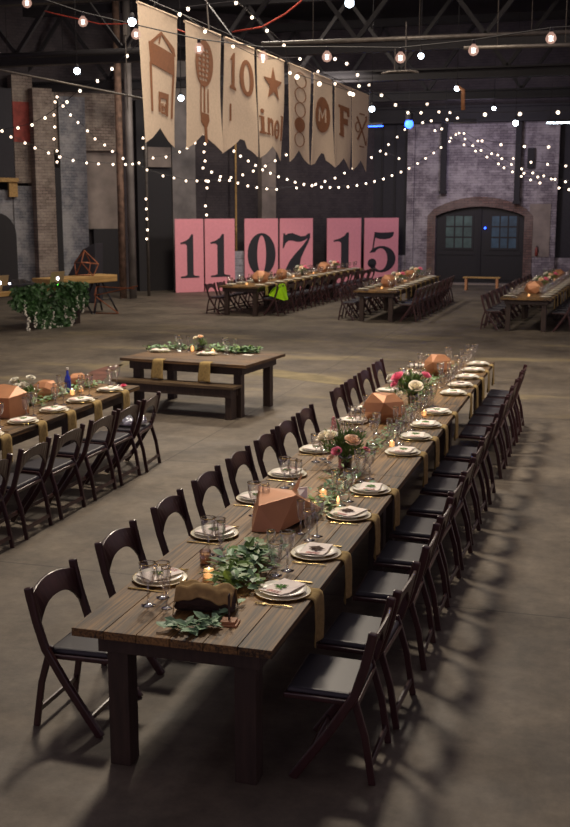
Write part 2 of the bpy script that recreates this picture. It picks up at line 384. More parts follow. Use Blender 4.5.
def goblet(kind):
    t = empty({'goblet': 'water_goblet', 'wine': 'wine_glass', 'flute': 'champagne_flute', 'votive': 'x'}[kind])
    tag(t, cat='glass')
    if kind == 'goblet': bowl = [(.008, .07), (.026, .078), (.033, .11), (.038, .17), (.039, .19)]; top = .19; rr = .039; fr = .036; st = .07
    elif kind == 'wine': bowl = [(.006, .105), (.026, .118), (.040, .16), (.043, .2), (.044, .225)]; top = .225; rr = .044; fr = .038; st = .105
    else: bowl = [(.005, .085), (.018, .1), (.024, .14), (.026, .19), (.025, .215)]; top = .215; rr = .025; fr = .03; st = .085
    b = MB(); b.lathe([(.0, st)]+bowl+[(rr-.002, top), (bowl[-2][0]-.002, bowl[-2][1]), (bowl[1][0]-.003, bowl[1][1]+.006), (.001, st+.01)], 14, open_=True)
    b.build('bowl', 'glass', t, smooth=True)
    b = MB(); b.lathe([(.005, st), (.004, st*.7), (.0075, st*.55), (.004, st*.35), (.006, .008)], 8); b.build('stem', 'crystal', t, smooth=True)
    b = MB(); b.lathe([(fr, 0), (fr, .002), (.012, .006), (.005, .009)], 16); b.build('foot', 'crystal', t, smooth=True)
    b = MB(); b.lathe([(rr+.0005, top-.004), (rr+.0012, top), (rr-.001, top+.0008)], 16, open_=True); o = b.build('gold_rim', 'gold', t, smooth=True)
    return t
def make_sprig(name, m, n, r, cat):
    b = MB()
    for k in range(n):
        a = 2*PI*k/n+.3; ca, sa = math.cos(a), math.sin(a); w = r*.32; L = r*(1 if k % 2 else .8)
        p = [(0, 0, .003), (L*.5*ca-w*.6*sa, L*.5*sa+w*.6*ca, .01), (L*ca, L*sa, .006), (L*.5*ca+w*.6*sa, L*.5*sa-w*.6*ca, .01), (L*.5*ca, L*.5*sa, .004)]
        b.add(p, [(0, 4, 1), (1, 4, 2), (2, 4, 3), (3, 4, 0)])
    return tag(b.build(name, m, solid=.0015), cat=cat)
def make_knife():
    b = MB(); b.path([(0, -.11, .004), (0, -.02, .006), (0, .02, .004)], .012, .005); b.hexa([(-.008, .02, .002), (.009, .02, .002), (.004, .115, .002), (-.002, .115, .002), (-.008, .02, .004), (.009, .02, .004), (.004, .115, .004), (-.002, .115, .004)])
    return tag(b.build('table_knife', 'gold', bevel=.001), cat='knife')
def make_fork():
    b = MB(); b.path([(0, -.1, .005), (0, -.05, .009), (0, .03, .004), (0, .05, .007)], .008, .003)
    b.path([(0, .045, .006), (0, .06, .006)], .024, .003)
    for k in range(3): b.path([(-.009+.009*k, .06, .006), (-.009+.009*k, .085, .005), (-.009+.009*k, .105, .009)], .0035, .0025)
    return tag(b.build('dinner_fork', 'gold', bevel=.0008), cat='fork')
def make_spoon():
    b = MB(); b.path([(0, -.08, .005), (0, -.02, .008), (0, .03, .004)], .007, .003); b.ball((0, .05, .006), .016, 10, .3)
    return tag(b.build('teaspoon', 'gold', smooth=True), cat='spoon')
def make_paper():
    t = empty('menu_card'); tag(t, cat='menu card')
    rn = random.Random(3)
    pts = [(-.08, -.045), (-.03, -.052), (.03, -.047), (.082, -.05), (.08, .0), (.085, .047), (.02, .05), (-.04, .046), (-.084, .05), (-.079, .0)]
    b = MB(); b.prism([pts], .0015, lambda u, v, w: Vector((u*1.32, v*1.5, w+.004*(u/.08)**2))); b.build('sheet', 'paper', t)
    b = MB()
    for k in range(3):
        b.tube([(-.098+.012*k+.004*math.sin(i*2.1), -.045+i*.009, .0078-.001*k) for i in range(10)], .0012, 5)
    b.build('handwriting', 'ink', t)
    return t
def make_napkin(drop=.26, w=.15, lie=.1):
    def fn(u, v):
        s = v*(lie+drop); x = (u-.5)*w*(1+.25*v)+.006*math.sin(v*5)
        if s < lie: return (x, -s, .006-.002*(s/lie))
        d = s-lie; y = -lie-.008-.012*math.sin(min(1, d/.05)*PI/2)-.01*math.sin(u*7+d*9)*d/.2
        return (x, y, .004-max(0, d-.004))
    b = MB(); b.grid(fn, 6, 22); o = b.build('linen_napkin', 'napkin', smooth=True, solid=.005)
    return tag(o, cat='napkin')
def rose(b, c, r, up=(0, 0, 1), seed=0):
    rn = random.Random(seed); up = Vector(up).normalized(); q = up.to_track_quat('Z', 'Y').to_matrix()
    c = Vector(c)
    for ring, (n, rad, open_) in enumerate(((3, .28, .1), (4, .5, .3), (5, .75, .6), (6, 1.0, 1.0))):
        for k in range(n):
            a0 = 2*PI*(k+.5*ring)/n+rn.uniform(-.2, .2); wd = 2*PI/n*.75
            def fn(u, v):
                a = a0+(u-.5)*wd*(.6+.8*math.sin(min(1, v*1.3)*PI/2))
                rr = r*rad*(.35+.65*v**.7)+r*.12*open_*max(0, v-.7)
                z = r*(.85-.35*open_)*v*1.1-r*.1*open_*(v**3)*1.2-.06*r*(2*u-1)**2
                return c+q@Vector((rr*math.cos(a), rr*math.sin(a), z))
            b.grid(fn, 4, 4)
    return b
def leaf(b, p, d, L, w, rn, nrm=None):
    d = Vector(d).normalized(); n = Vector(nrm) if nrm else Vector((rn.uniform(-.5, .5), rn.uniform(-.5, .5), 1))
    s = d.cross(n)
    s = s.normalized() if s.length > 1e-5 else Vector((1, 0, 0))
    n = s.cross(d); p = Vector(p)
    m = p+d*L*.5
    b.add([p, p+d*L*.3+s*w*.42+n*w*.12, p+d*L*.62+s*w*.45+n*w*.1, p+d*L-n*w*.1, p+d*L*.62-s*w*.45+n*w*.1, p+d*L*.3-s*w*.42+n*w*.12, m],
          [(0, 1, 6), (1, 2, 6), (2, 3, 6), (3, 4, 6), (4, 5, 6), (5, 0, 6)])
def bouquet(loc, r, blooms, label, seed=1, small=False, name='flower_arrangement', cat='flowers', vase='vase', h=.13):
    t = empty(name, loc); tag(t, label, cat); rn = random.Random(seed)
    b = MB(); b.lathe([(.045, 0), (.05, .004), (.058, h*.6), (.05, h), (.046, h), (.052, h*.6), (.04, .01), (.001, .008)], 16, open_=True); b.build('vase', vase, t, smooth=True)
    st = MB(); lf = MB()
    n = 50 if small else 130
    for k in range(n):
        a = rn.uniform(0, 2*PI); e = rn.uniform(.02, 1.35); rr = r*rn.uniform(.6, 1.25)
        q = Vector((math.cos(a)*math.cos(e)*rr, math.sin(a)*math.cos(e)*rr, h*.8+math.sin(e)*rr*.95-.1*r))
        if k % 3 == 0: st.tube([(0, 0, h*.5), (q*.5+Vector((0, 0, h*.5))), q], .0018, 4)
        for j in range(4):
            d = (q+Vector((rn.uniform(-1, 1), rn.uniform(-1, 1), rn.uniform(-.7, .9)))*r*.8).normalized()
            leaf(lf, q*rn.uniform(.6, 1)+Vector((0, 0, .02)), d, r*rn.uniform(.2, .4), r*rn.uniform(.06, .13), rn)
    st.build('stems', 'leaf2', t); o = lf.build('foliage', 'leaf2', t)
    for k, (mm, x, y, z, s) in enumerate(blooms):
        b = MB()
        if mm == 'blush':
            for j in range(46):
                f = rn.random(); a = rn.uniform(0, 2*PI); w = .022*(1-f*.8)*s/.04; b.ball((x+w*math.cos(a), y+w*math.sin(a), z+f*.1*s/.04), .006*s/.04, 5)
            b.build('astilbe_plume', 'blush', t)
        else:
            rose(b, (x*1.12, y*1.12, z+.03), s*1.2, (x*2, y*2-.3*s, .45), seed*10+k); b.build('rose', mm, t, smooth=True, solid=.0012)
    return t
def candle(loc, label, r=.03, h=.07, name='votive_candle', glow=True, lit=True):
    t = empty(name, loc); tag(t, label, 'candle')
    b = MB(); b.lathe([(r*.9, 0), (r*.95, .004), (r, h), (r-.002, h), (r*.9, .006), (.001, .005)], 18, open_=True); b.build('votive_glass', 'roseglass', t, smooth=True)
    b = MB(); b.lathe([(r*.84, .007), (r*.88, h*.78), (.002, h*.74)], 16, open_=True); o = b.build('wax', 'glow' if lit else 'wax', t, smooth=True)
    if not lit: return t
    o['label'] = 'glowing wax'
    b = MB(); b.ball((0, 0, h*.85), .006, 8, 1.8); b.build('flame', 'flame', t)
    return t
def geode(loc, rz, s, label, seed=0, pts=None):
    rn = random.Random(seed); t = empty('geometric_copper_box', loc, rz); tag(t, label, 'box')
    if pts is None:
        pts = []
        for n, rad, z, o in ((4, .34, 1.0, .3), (5, .62, .72, .9), (6, .66, .35, .2), (5, .45, 0, .6)):
            for k in range(n):
                a = 2*PI*k/n+o+rn.uniform(-.18, .18); q = rad*rn.uniform(.88, 1.1); pts.append((q*math.cos(a)*s, q*math.sin(a)*.8*s, (z+(rn.uniform(-.06, .06) if z > 0 else 0))*s*.78))
    bm = bmesh.new()
    for p in pts: bm.verts.new(p)
    bmesh.ops.convex_hull(bm, input=bm.verts[:])
    bmesh.ops.dissolve_limit(bm, angle_limit=R(6), verts=bm.verts[:], edges=bm.edges[:])
    me = bpy.data.meshes.new('faceted_body'); bm.to_mesh(me); bm.free(); me.materials.append(M['copper'])
    o = bpy.data.objects.new('faceted_body', me); COL.objects.link(o); o.parent = t
    bv = o.modifiers.new('bevel', 'BEVEL'); bv.width = .003; bv.segments = 2
    return t, o

# ------------------------------------------------------------------ setting: floor, roof, walls
struct('floor', MB().box(-34, 14, -5, 44, -.2, 0), 'floor')
struct('ceiling', MB().box(-34, 14, -5, 44, 9.2, 9.4), 'roof')
# floor markings: worn painted stripes behind the left table and tall crack
def stripe(n, px, m):
    P = [at(x, y, z=0) for x, y in px]; b = MB(); b.prism([[(p.x, p.y) for p in P]], .0015, lambda u, v, w: Vector((u, v, w+.0005)))
    struct('trim_%d' % n, b, m)
M['redstripe'] = mat('worn_red_floor_paint', '#6b4438', .8, vary=.4, scale=4)
M['yelpaint'] = mat('worn_yellow_floor_paint', '#7d7154', .8, vary=.3, scale=3)
stripe(1, [(78, 379), (92, 371), (108, 366), (124, 364), (112, 372), (104, 380), (90, 384)], M['redstripe'])
stripe(2, [(106, 379), (118, 369), (140, 360), (330, 384), (352, 386), (338, 378), (150, 352), (122, 362)], M['yelpaint'])

# oblique left wall
WA = Vector((-18.4, 30.4, 0)); WU = Vector((.705, .709, 0)).normalized(); WN = Vector((WU.y, -WU.x, 0))   # WN points into the hall
WB = WA+WU*10
def wall_seg(name, x0, x1, z0, z1, m, front=0.0, depth=.5, kind=True, parent=None, **k):
    a = on_plane(x0, 207, WA+WN*front, WB+WN*front); b_ = on_plane(x1, 207, WA+WN*front, WB+WN*front)
    a.z = b_.z = 0; o = -WN*depth; b = MB()
    b.hexa([a+Vector((0, 0, z0)), b_+Vector((0, 0, z0)), b_+o+Vector((0, 0, z0)), a+o+Vector((0, 0, z0)), a+Vector((0, 0, z1)), b_+Vector((0, 0, z1)), b_+o+Vector((0, 0, z1)), a+o+Vector((0, 0, z1))])
    ob = b.build(name, m, parent, **k)
    if kind and not parent: tag(ob, kind='structure')
    return ob
def zat(y, x=60, front=0): return on_plane(x, y, WA+WN*front, WB+WN*front).z
wall_seg('wall_left', -260, 405, 0, 9.2, 'brick_shaded', front=-.6, depth=.4)
# bays
wall_seg('wall_left_pier', 14, 37, 0, zat(186, 25), 'brick_blue', front=0, depth=.6)
wall_seg('wall_left_upper_brick', 17, 37, zat(183, 25), zat(75, 25), 'brick_left', front=-.02, depth=.5)
wall_seg('trim_3', 17, 36, zat(142, 25), zat(102, 25), 'redpaint', front=.02, depth=.04)
wall_seg('wall_left_base', -150, 14, 0, zat(190, 5), 'brick_blue', front=-.05, depth=.5)
wall_seg('window_1', -60, 16.5, zat(180, 5), zat(88, 5), 'darkpane', front=0, depth=.1)
# arched doorway in the blue brick
A0 = on_plane(-22, 207, WA+WN*.0, WB); A1 = on_plane(15, 207, WA+WN*.0, WB); A0.z = A1.z = 0; wd = (A1-A0).length
zs, zt = zat(236, 5), zat(213, 5)
pts = [(0, 0), (wd, 0), (wd, zs)]+[(wd/2+wd/2*math.cos(t*PI/12), zs+(zt-zs)*math.sin(t*PI/12)) for t in range(1, 12)]+[(0, zs)]
b = MB(); b.prism([pts], .06, lambda u, v, w: A0+WU*u+Vector((0, 0, v+.002))+WN*(w-.03)); struct('door_1', b, 'door')
b = MB(); b.box(-.5, .5, -.25, .25, 0, .35)
wall_seg('trim_4', -30, 20, zat(182, 8), zat(178, 8), 'orange', front=.25, depth=.25)
o = wall_seg('trim_5', 10, 18.5, zat(197, 14), zat(181, 14), 'orange', front=.15, depth=.15)
# pilaster lit by the strand
wall_seg('wall_left_pilaster', 37, 56, 0, zat(90, 46), 'brick_left', front=.45, depth=.9)
wall_seg('trim_6', 53, 62, 0, zat(168, 58), 'steel', front=.1, depth=.3)  # dark strip put in for the dark opening beside the pilaster
wall_seg('wall_left_brick_pier', 62, 88, 0, zat(97, 75), 'brick_blue', front=.05, depth=.6)
wall_seg('wall_left_brick_over', 56, 122, zat(150, 75), zat(92, 75), 'brick_left', front=-.08, depth=.45)
wall_seg('wall_left_boarded_bay', 88, 121, zat(229, 100), zat(150, 100), 'concrete', front=-.35, depth=.2)
wall_seg('door_2', 93, 119, 0, zat(229, 100), 'door', front=-.3, depth=.1)
for n, (x0, x1, m) in enumerate(((120, 127, 'rust'), (129.5, 137, 'corr'))):
    p0 = at(x0, 298.5, z=0); p1 = at(x1, 298.5, z=0)
    b = MB(); b.tube([(p0+p1)/2, (p0+p1)/2+Vector((0, 0, 8.9))], (p1-p0).length/2, 12)
    tag(b.build('iron_column', m, smooth=True), ['rust-brown round iron column at the left wall, left one of the pair', 'paler peeling round iron column at the left wall, right one of the pair'][n], 'column', 'iron columns at the left wall')
p0 = at(149, 296, z=0); b = MB(); b.tube([p0, p0+Vector((0, 0, 8.5))], .05, 8); tag(b.build('standpipe', 'pipe', smooth=True), 'thin vertical pipe standing left of the first pink number board', 'pipe')
wall_seg('wall_left_boards', 138, 172, 0, zat(100, 155), 'door', front=-.3, depth=.2)
wall_seg('window_2', 149, 172, zat(167, 160), zat(147, 160), 'concrete', front=-.1, depth=.1)
wall_seg('wall_left_metal_sheet', 173, 196, 0, zat(60, 185), 'corr', front=-.25, depth=.2)
wall_seg('wall_left_dark_pier', 262, 276, 0, 7, 'concrete', front=-.3, depth=.3)
b = on_plane(236, 207, WA, WB); b.z = 0; q = MB(); q.tube([b, b+Vector((0, 0, 7))], .035, 6); tag(q.build('conduit', 'orange'), 'thin rusty conduit rising behind the second pink board', 'pipe')

# far wall
YF = 41.0
def fx(x): return at(x, 207, Y=YF).x
def fz(y, x=480): return at(x, y, Y=YF).z
struct('wall_back_left', MB().box(fx(300), fx(345), YF+.3, YF+.7, 0, 9.2), 'brick_shaded')
# round-cornered concrete pier
struct('wall_back_pier', MB().box(fx(317), fx(343), YF-1.0, YF+.3, 0, 7.0), 'concrete')
struct('wall_back_sill_left', MB().box(fx(343), fx(407), YF, YF+.5, 0, fz(255, 380)), 'brick_far')
wn = struct('window_3', MB().box(fx(343), fx(407), YF+.1, YF+.2, fz(255, 380), 6.4), 'darkpane')
for k in range(1, 5):
    x = fx(343+k*12.8); MB().box(x-.03, x+.03, YF+.05, YF+.1, fz(255, 380), 6.4).build('mullion', 'steel', wn)
struct('wall_back_head_left', MB().box(fx(343), fx(407), YF, YF+.5, 6.4, 9.2), 'brick_shaded')
# door bay with arch
dx0, dx1 = fx(436), fx(525); zsp, zap = fz(216), fz(206.5); x0, x1 = fx(407), fx(556)
hole = [(dx0, 0), (dx0, zsp)]
n = 16
arch = [(dx0+(dx1-dx0)*k/n, zsp+(zap-zsp)*math.sin(PI*k/n)**.8) for k in range(1, n)]
outer = [(x0, 0), (dx0, 0), (dx0, zsp)]+arch+[(dx1, zsp), (dx1, 0), (x1, 0), (x1, 6.15), (x0, 6.15)]
b = MB(); b.prism([outer], .5, lambda u, v, w: Vector((u, YF+w, v))); struct('wall_back', b, 'brick_far')
ring_o = [(dx0-.3, 0), (dx0-.3, zsp)]+[(dx0-.3+(dx1-dx0+.6)*k/n, zsp+.05+(zap-zsp+.3)*math.sin(PI*k/n)**.7) for k in range(1, n)]+[(dx1+.3, zsp), (dx1+.3, 0), (dx1, 0), (dx1, zsp)]+arch[::-1]+[(dx0, zsp), (dx0, 0)]
b = MB(); b.prism([ring_o], .05, lambda u, v, w: Vector((u, YF-.05+w, v))); struct('trim_7', b, 'brick_arch')
struct('wall_back_upper', MB().box(x0-.4, x1+8, YF-.1, YF+.5, 6.15, 9.2), 'brick_shaded')  # dark panel: the upper wall gets no light, painted in
struct('wall_back_left_edge', MB().box(fx(407), fx(414), YF-.12, YF, 0, 6.15), 'brick_far')
struct('wall_back_whitewash', MB().box(fx(530), fx(551), YF-.03, YF, fz(256), fz(204)), 'concrete')
struct('wall_back_right_edge', MB().box(fx(553), fx(557), YF-.2, YF, 0, 6.15), 'brick_far')
struct('wall_back_right_sill', MB().box(x1, x1+9, YF, YF+.5, 0, fz(257)), 'brick_far')
wn = struct('window_4', MB().box(x1, x1+9, YF+.1, YF+.2, fz(257), 6.15), 'darkpane')
for k in range(1, 6): MB().box(x1+k*1.4-.03, x1+k*1.4+.03, YF+.05, YF+.1, fz(257), 6.15).build('mullion', 'steel', wn)
# double door
dm = (dx0+dx1)/2
dpts = [(dx0, .01), (dx1, .01), (dx1, zsp)]+arch[::-1]+[(dx0, zsp)]
b = MB(); b.prism([dpts], .08, lambda u, v, w: Vector((u, YF+.16+w, v))); door = struct('door_3', b, 'door')
for sx, (u0, u1), mm in ((0, (446, 472), 'panegreen'), (1, (492, 517), 'pane')):
    a, c = fx(u0), fx(u1); za, zb = fz(248), fz(216)
    fr = MB(); fr.box(a-.08, c+.08, YF+.13, YF+.17, za-.08, za); fr.box(a-.08, c+.08, YF+.13, YF+.17, zb, zb+.08); fr.box(a-.08, a, YF+.13, YF+.17, za, zb); fr.box(c, c+.08, YF+.13, YF+.17, za, zb)
    for k in (1, 2):
        x = a+(c-a)*k/3; fr.box(x-.025, x+.025, YF+.13, YF+.15, za, zb); z = za+(zb-za)*k/3; fr.box(a, c, YF+.131, YF+.149, z-.025, z+.025)
    f = fr.build('glazing_frame', 'door', door); MB().box(a, c, YF+.15, YF+.158, za, zb).build('panes', mm, f)
b = MB(); b.box(dm-.06, dm+.06, YF+.1, YF+.16, .02, zap-.08); b.build('meeting_stile', 'steel', door)
for s in (-1, 1):
    for z in (.15, 1.05):
        b = MB(); b.box(dm+s*.15 if s > 0 else dx0+.1, dx1-.1 if s > 0 else dm-.15, YF+.13, YF+.16, z, z+.14); b.build('cross_rail', 'door', door)
b = MB(); b.box(dx0-.1, dx1+.1, YF-.5, YF-.05, 0, .05); struct('trim_8', b, 'concrete')
b = MB(); b.ball(tuple(at(485, 228, Y=YF+.09)), .035, 8); tag(b.build('status_light', 'blueled'), 'tiny blue light on the meeting edge of the arched double doors', 'light')
# wall battens hanging over the door bay
for xx, yb, lab in ((443, 191, 'dark steel strut down the far brick wall, left of the arch centre'), (516.5, 201, 'dark steel strut down the far brick wall, above the right door leaf')):
    a = at(xx, yb, Y=YF-.2); b = MB(); b.box(a.x-.1, a.x+.1, YF-.3, YF-.13, a.z, 6.1); b.box(a.x-.13, a.x+.13, YF-.32, YF-.13, a.z-.1, a.z); tag(b.build('wall_strut', 'steel'), lab, 'steel strut', 'struts on the far wall')
b = MB(); a = at(531, 158, Y=YF-.1); b.box(a.x-.12, a.x+.12, YF-.15, YF-.01, a.z-.35, a.z+.35); tag(b.build('wall_vent', 'steel'), 'small dark vent high on the far wall, right of the steel struts', 'vent')
# extinguisher
a = at(536, 256, Y=YF-.15); t = empty('fire_extinguisher', (a.x, YF-.08, a.z)); t.scale = (.6,)*3; tag(t, 'red fire extinguisher hung on the pale wall patch right of the arched door', 'fire extinguisher')
b = MB(); b.lathe([(.06, 0), (.085, .03), (.085, .42), (.04, .5), (.03, .54)], 12); b.build('cylinder', 'redext', t, smooth=True)
b = MB(); b.box(-.03, .05, -.02, .02, .54, .6); b.tube([(.04, 0, .57), (.11, 0, .5), (.1, 0, .25)], .015, 6); b.build('handle', 'black', t)
# girder along the far wall + lamp rail
b = MB(); b.box(-14, 8, YF-.6, YF-.2, 5.75, 5.85); b.box(-14, 8, YF-.45, YF-.35, 5.85, 6.25); b.box(-14, 8, YF-.6, YF-.2, 6.25, 6.33)
struct('trim_9', b, 'steel')

# roof trusses: chords, web and posts
def truss(Y, z0, z1, label, y_r=None):
    t = empty('roof_truss', (0, Y, 0)); tag(t, label, 'roof truss', 'roof trusses')
    x0, x1 = -30, 12
    b = MB(); b.box(x0, x1, -.12, .12, z0, z0+.05); b.box(x0, x1, -.02, .02, z0+.05, z0+.25); b.box(x0, x1, -.12, .12, z0+.25, z0+.3); b.build('bottom_chord', 'steel', t)
    b = MB(); b.box(x0, x1, -.12, .12, z1-.25, z1); b.build('top_chord', 'steel', t)
    b = MB(); n = 14; w = (x1-x0)/n
    for k in range(n):
        a = x0+k*w; b.bar((a, 0, z0+.3), (a+w/2, 0, z1-.25), .1, .1, (0, 1, 0)); b.bar((a+w/2, 0, z1-.25), (a+w, 0, z0+.3), .1, .1, (0, 1, 0))
    b.build('web', 'steel', t)
truss(14.5, 6.9, 8.8, 'dark steel roof truss nearest the camera')
truss(20.5, 6.7, 8.8, 'dark steel roof truss above the banners')
truss(26.5, 6.35, 8.8, 'dark steel roof truss above the far tables')
truss(32, 6.3, 8.8, 'dark steel roof truss third from the far wall')
truss(37, 6.2, 8.8, 'dark steel roof truss nearest the far wall')
def hang(b, a, c, n):
    for k in range(n):
        p = a.lerp(c, (k+.5)/n); b.tube([p, (p.x, p.y, 9.18)], .008, 5)
b = MB(); a = at(262, 44, Y=24); c = at(590, 31, Y=24); b.tube([a, c], .045, 8); hang(b, a, c, 3); tag(b.build('sprinkler_pipe', 'pipe', smooth=True), 'long pale pipe running across under the dark roof, right of the banners', 'pipe')
b = MB(); a = at(-20, 66, Y=17.5); c = at(160, 102, Y=21); b.tube([a, c], .02, 8); tag(b.build('stay_cable', 'pipe', smooth=True), 'thin pale stay cable sloping down across the left side of the hall', 'cable')
b = MB(); a = at(-20, 57, Y=22); c = at(150, 50, Y=22); b.tube([a, c], .06, 8); hang(b, a, c, 3); tag(b.build('conduit_pipe', 'steel', smooth=True), 'dark pipe crossing level under the roof at upper left', 'pipe')
b = MB(); a = at(464, 48, Y=21.6); c = at(600, 44, Y=21.6); b.tube([a, c], .035, 8); hang(b, a, c, 2); tag(b.build('sprinkler_pipe', 'pipe', smooth=True), 'shorter pale pipe just below the long one, at upper right', 'pipe')
b = MB(); P = [at(x, y, Y=19) for x, y in ((232, 32), (262, 27), (285, 14), (300, 2), (312, -14))]; b.tube(P, .014, 6); tag(b.build('red_cord', 'redwire', smooth=True), 'red cord hanging in a curve from the roof above the banners', 'cord')
b = MB(); P = [at(x, y, Y=19) for x, y in ((45, 11), (52, 13), (100, 24), (126, 24), (150, 20), (190, 34))]; b.tube(P, .01, 6); tag(b.build('red_cord', 'redwire', smooth=True), 'red cord slung across the roof at the upper left', 'cord')
# tube lamps seen edge-on near the far wall
for x0, x1, y, mm, lab in ((366, 383, 126.5, 'blueled', 'blue-lit tube lamp hanging right of the last banner'), (442, 477, 123, 'pipe', 'unlit tube lamp under the far girder'), (547, 575, 123, 'work', 'bright white tube lamp at the right edge under the girder')):
    a = at(x0, y, Y=34); c = at(x1, y-.5, Y=34)
    t = empty('tube_lamp', tuple(a)); tag(t, lab, 'lamp')
    b = MB(); d = c-a; b.tube([(0, 0, 0), tuple(d)], .018, 8); b.build('tube', mm, t, smooth=True)
    b = MB(); b.box(0, d.x, -.05, .05, .04, .1); b.tube([(.1, 0, .1), (.1, 0, 6.3-a.z)], .01, 5); b.build('fixture', 'steel', t)
# spotlight frame near upper right of the banners
a = at(400, 73, Y=21); t = empty('light_bracket', tuple(a)); tag(t, 'pale metal lamp bracket hanging from the roof, right of the banners', 'bracket')
b = MB(); b.tube([(-.35, 0, 0), (-.2, 0, .03), (.2, 0, .03), (.35, 0, 0)], .02, 6); b.tube([(-.1, 0, .03), (-.1, 0, .45)], .012, 6); b.tube([(.1, 0, .03), (.1, 0, .9)], .012, 6); b.build('frame', 'pipe', t)

# ------------------------------------------------------------------ lamps and string lights
lampT = {}
def work_lamp(x, y, Y, r, label):
    r *= .72; a = at(x, y, Y=Y); t = empty('work_lamp', tuple(a)); tag(t, label, 'lamp', 'white work lamps under the roof')
    MB().ball((0, 0, 0), r, 14).build('bulb', 'work', t, smooth=True)
    b = MB(); b.lathe([(r*.55, r*.75), (r*.6, r*1.6), (r*.25, r*2.2)], 12); b.tube([(0, 0, r*2.2), (0, 0, max(.4, 8.9-a.z))], .008, 5); b.build('lamp_holder', 'steel', t, smooth=True)
for v in ((77, 71, 20, .085, 'white work lamp above the left brick pilaster'), (132, 22, 14, .075, 'white work lamp just left of the first banner top'), (181, 98, 22, .085, 'white work lamp between the first and second banners'),
          (349.5, 3, 22, .12, 'white work lamp highest, above the middle banners'), (421, 56, 24, .085, 'white work lamp near the two large globe bulbs at upper right'), (457, 88.5, 27, .085, 'white work lamp on the bent pipe at right'),
          (515.5, 123, 35, .12, 'white work lamp in front of the right wall strut'), (494, 108.5, 33, .08, 'small white work lamp left of the right wall strut'), (372, 109, 28, .1, 'white work lamp right of the last banner')):
    work_lamp(*v)
a = at(409, 124, Y=33); t = empty('spot_lamp', tuple(a)); tag(t, 'blue spot lamp at the top left corner of the far brick wall', 'lamp'); MB().ball((0, 0, 0), .13, 12).build('lens', 'blueled', t, smooth=True); b = MB(); b.lathe([(.1, .1), (.12, .3), (.05, .36)], 12); b.tube([(0, 0, .36), (0, 0, 6.2-a.z)], .01, 5); b.build('housing', 'steel', t)
a = at(462, 90, Y=27); b = MB(); b.tube([at(457, 87, Y=27), at(463, 90, Y=27), at(463, 110, Y=27)], .05, 8); tag(b.build('bent_pipe', 'block', smooth=True), 'short bent brass pipe beside the work lamp at upper right', 'pipe')

def strand(pts, Y0, Y1, r, label, big=False, ext=None, extra=(), lname='string_light', sag=0):
    if not big: r *= .58
    n = len(pts); W = [at(x, y, Y=Y0+(Y1-Y0)*i/max(1, n-1)) for i, (x, y) in enumerate(pts)]
    o = W[0].copy(); t = empty(lname, tuple(o)); tag(t, label, 'string lights', 'strings of light bulbs')
    up = Vector((0, 0, r*(1.9 if big else 1.15)))
    C = [w-o+up for w in W]
    if ext:
        if ext[0]: C = [at(*ext[0][:2], Y=ext[0][2])-o]+C
        if ext[1]: C = C+[at(*ext[1][:2], Y=ext[1][2])-o]
    MB().tube(C, .007 if not big else .006, 5).build('cable', 'wire', t)
    for w in W:
        p = w-o
        if big:
            b = MB(); b.lathe([(.001, -r), (r*.6, -r*.8), (r*.95, -r*.3), (r, .05*r), (r*.8, r*.6), (r*.4, r*1.05), (r*.3, r*1.25)], 16, tuple(p)); q = b.build('globe_bulb', 'globe', t, smooth=True)
            f = MB(); f.tube([p+Vector((r*.45*math.cos(k*1.3), r*.2*math.sin(k*1.3), r*.5*(1 if k % 2 else -1))) for k in range(9)], r*.05, 4); f.ball(tuple(p), r*.42, 8, 1.4); f.build('filament', 'core', q)
            s = MB(); s.lathe([(r*.34, r*1.1), (r*.36, r*1.9), (r*.2, r*2.0)], 10, tuple(p)); s.build('socket', 'socket', t)
        else:
            b = MB(); b.ball(tuple(p), r, 8); b.build('bulb', 'bulb', t, smooth=True)
gm = bpy.data.materials.new('glowing_globe'); gm.use_nodes = True; gn = gm.node_tree; gn.nodes.clear()
_o = gn.nodes.new('ShaderNodeOutputMaterial'); _t = gn.nodes.new('ShaderNodeBsdfTransparent'); _e = gn.nodes.new('ShaderNodeEmission'); _m = gn.nodes.new('ShaderNodeMixShader')
_e.inputs[0].default_value = srgb('#ffc9b4'); _e.inputs[1].default_value = .75; _m.inputs[0].default_value = .38
gn.links.new(_t.outputs[0], _m.inputs[1]); gn.links.new(_e.outputs[0], _m.inputs[2]); gn.links.new(_m.outputs[0], _o.inputs[0]); M['globe'] = gm
M['core'] = emit('bulb_core', '#fff0e4', 2.2)
strand([(27, 3), (83, 22), (136, 34.5), (199, 49), (263, 57), (327, 57), (400.5, 58), (473.5, 50.5), (551, 38.5)], 10.2, 10.2, .047, 'string of nine large globe bulbs with glowing filaments, nearest the camera', big=True, ext=((-20, -22, 10.2), (610, 24, 10.2)))
strand([(188, 9), (236, 3), (252, 17.5), (267, 30.7), (284, 45.6), (290, 73)], 15, 19, .045, 'short string of bulbs dropping over the banner tops to the star banner')
strand([(179.6, 14.5), (205, 31.6), (233, 46.5), (263, 61), (300, 59), (318, 71.5), (335, 84), (352, 94), (369, 85)], 15, 25, .045, 'string of bulbs following the tops of the banners')
strand([(297, 77), (319.5, 84), (350, 93.5), (353, 94.5)], 19, 24, .07, 'string of four larger bulbs in front of the right banners')
strand([(335, 59), (346.7, 63.6), (357.6, 75), (359, 86), (381.5, 95.3), (395.5, 105), (408, 112.8), (421, 112.8), (427, 104)], 24, 30, .06, 'string of bulbs sweeping right from the banners to the far wall corner')
strand([(127, 56), (112, 69), (97.5, 81), (80, 91), (67, 102), (45, 118), (32, 125), (18, 128), (2, 131)], 20, 24, .055, 'string of bulbs sloping down to the left edge', ext=((142, 40, 18), (-20, 138, 25)))
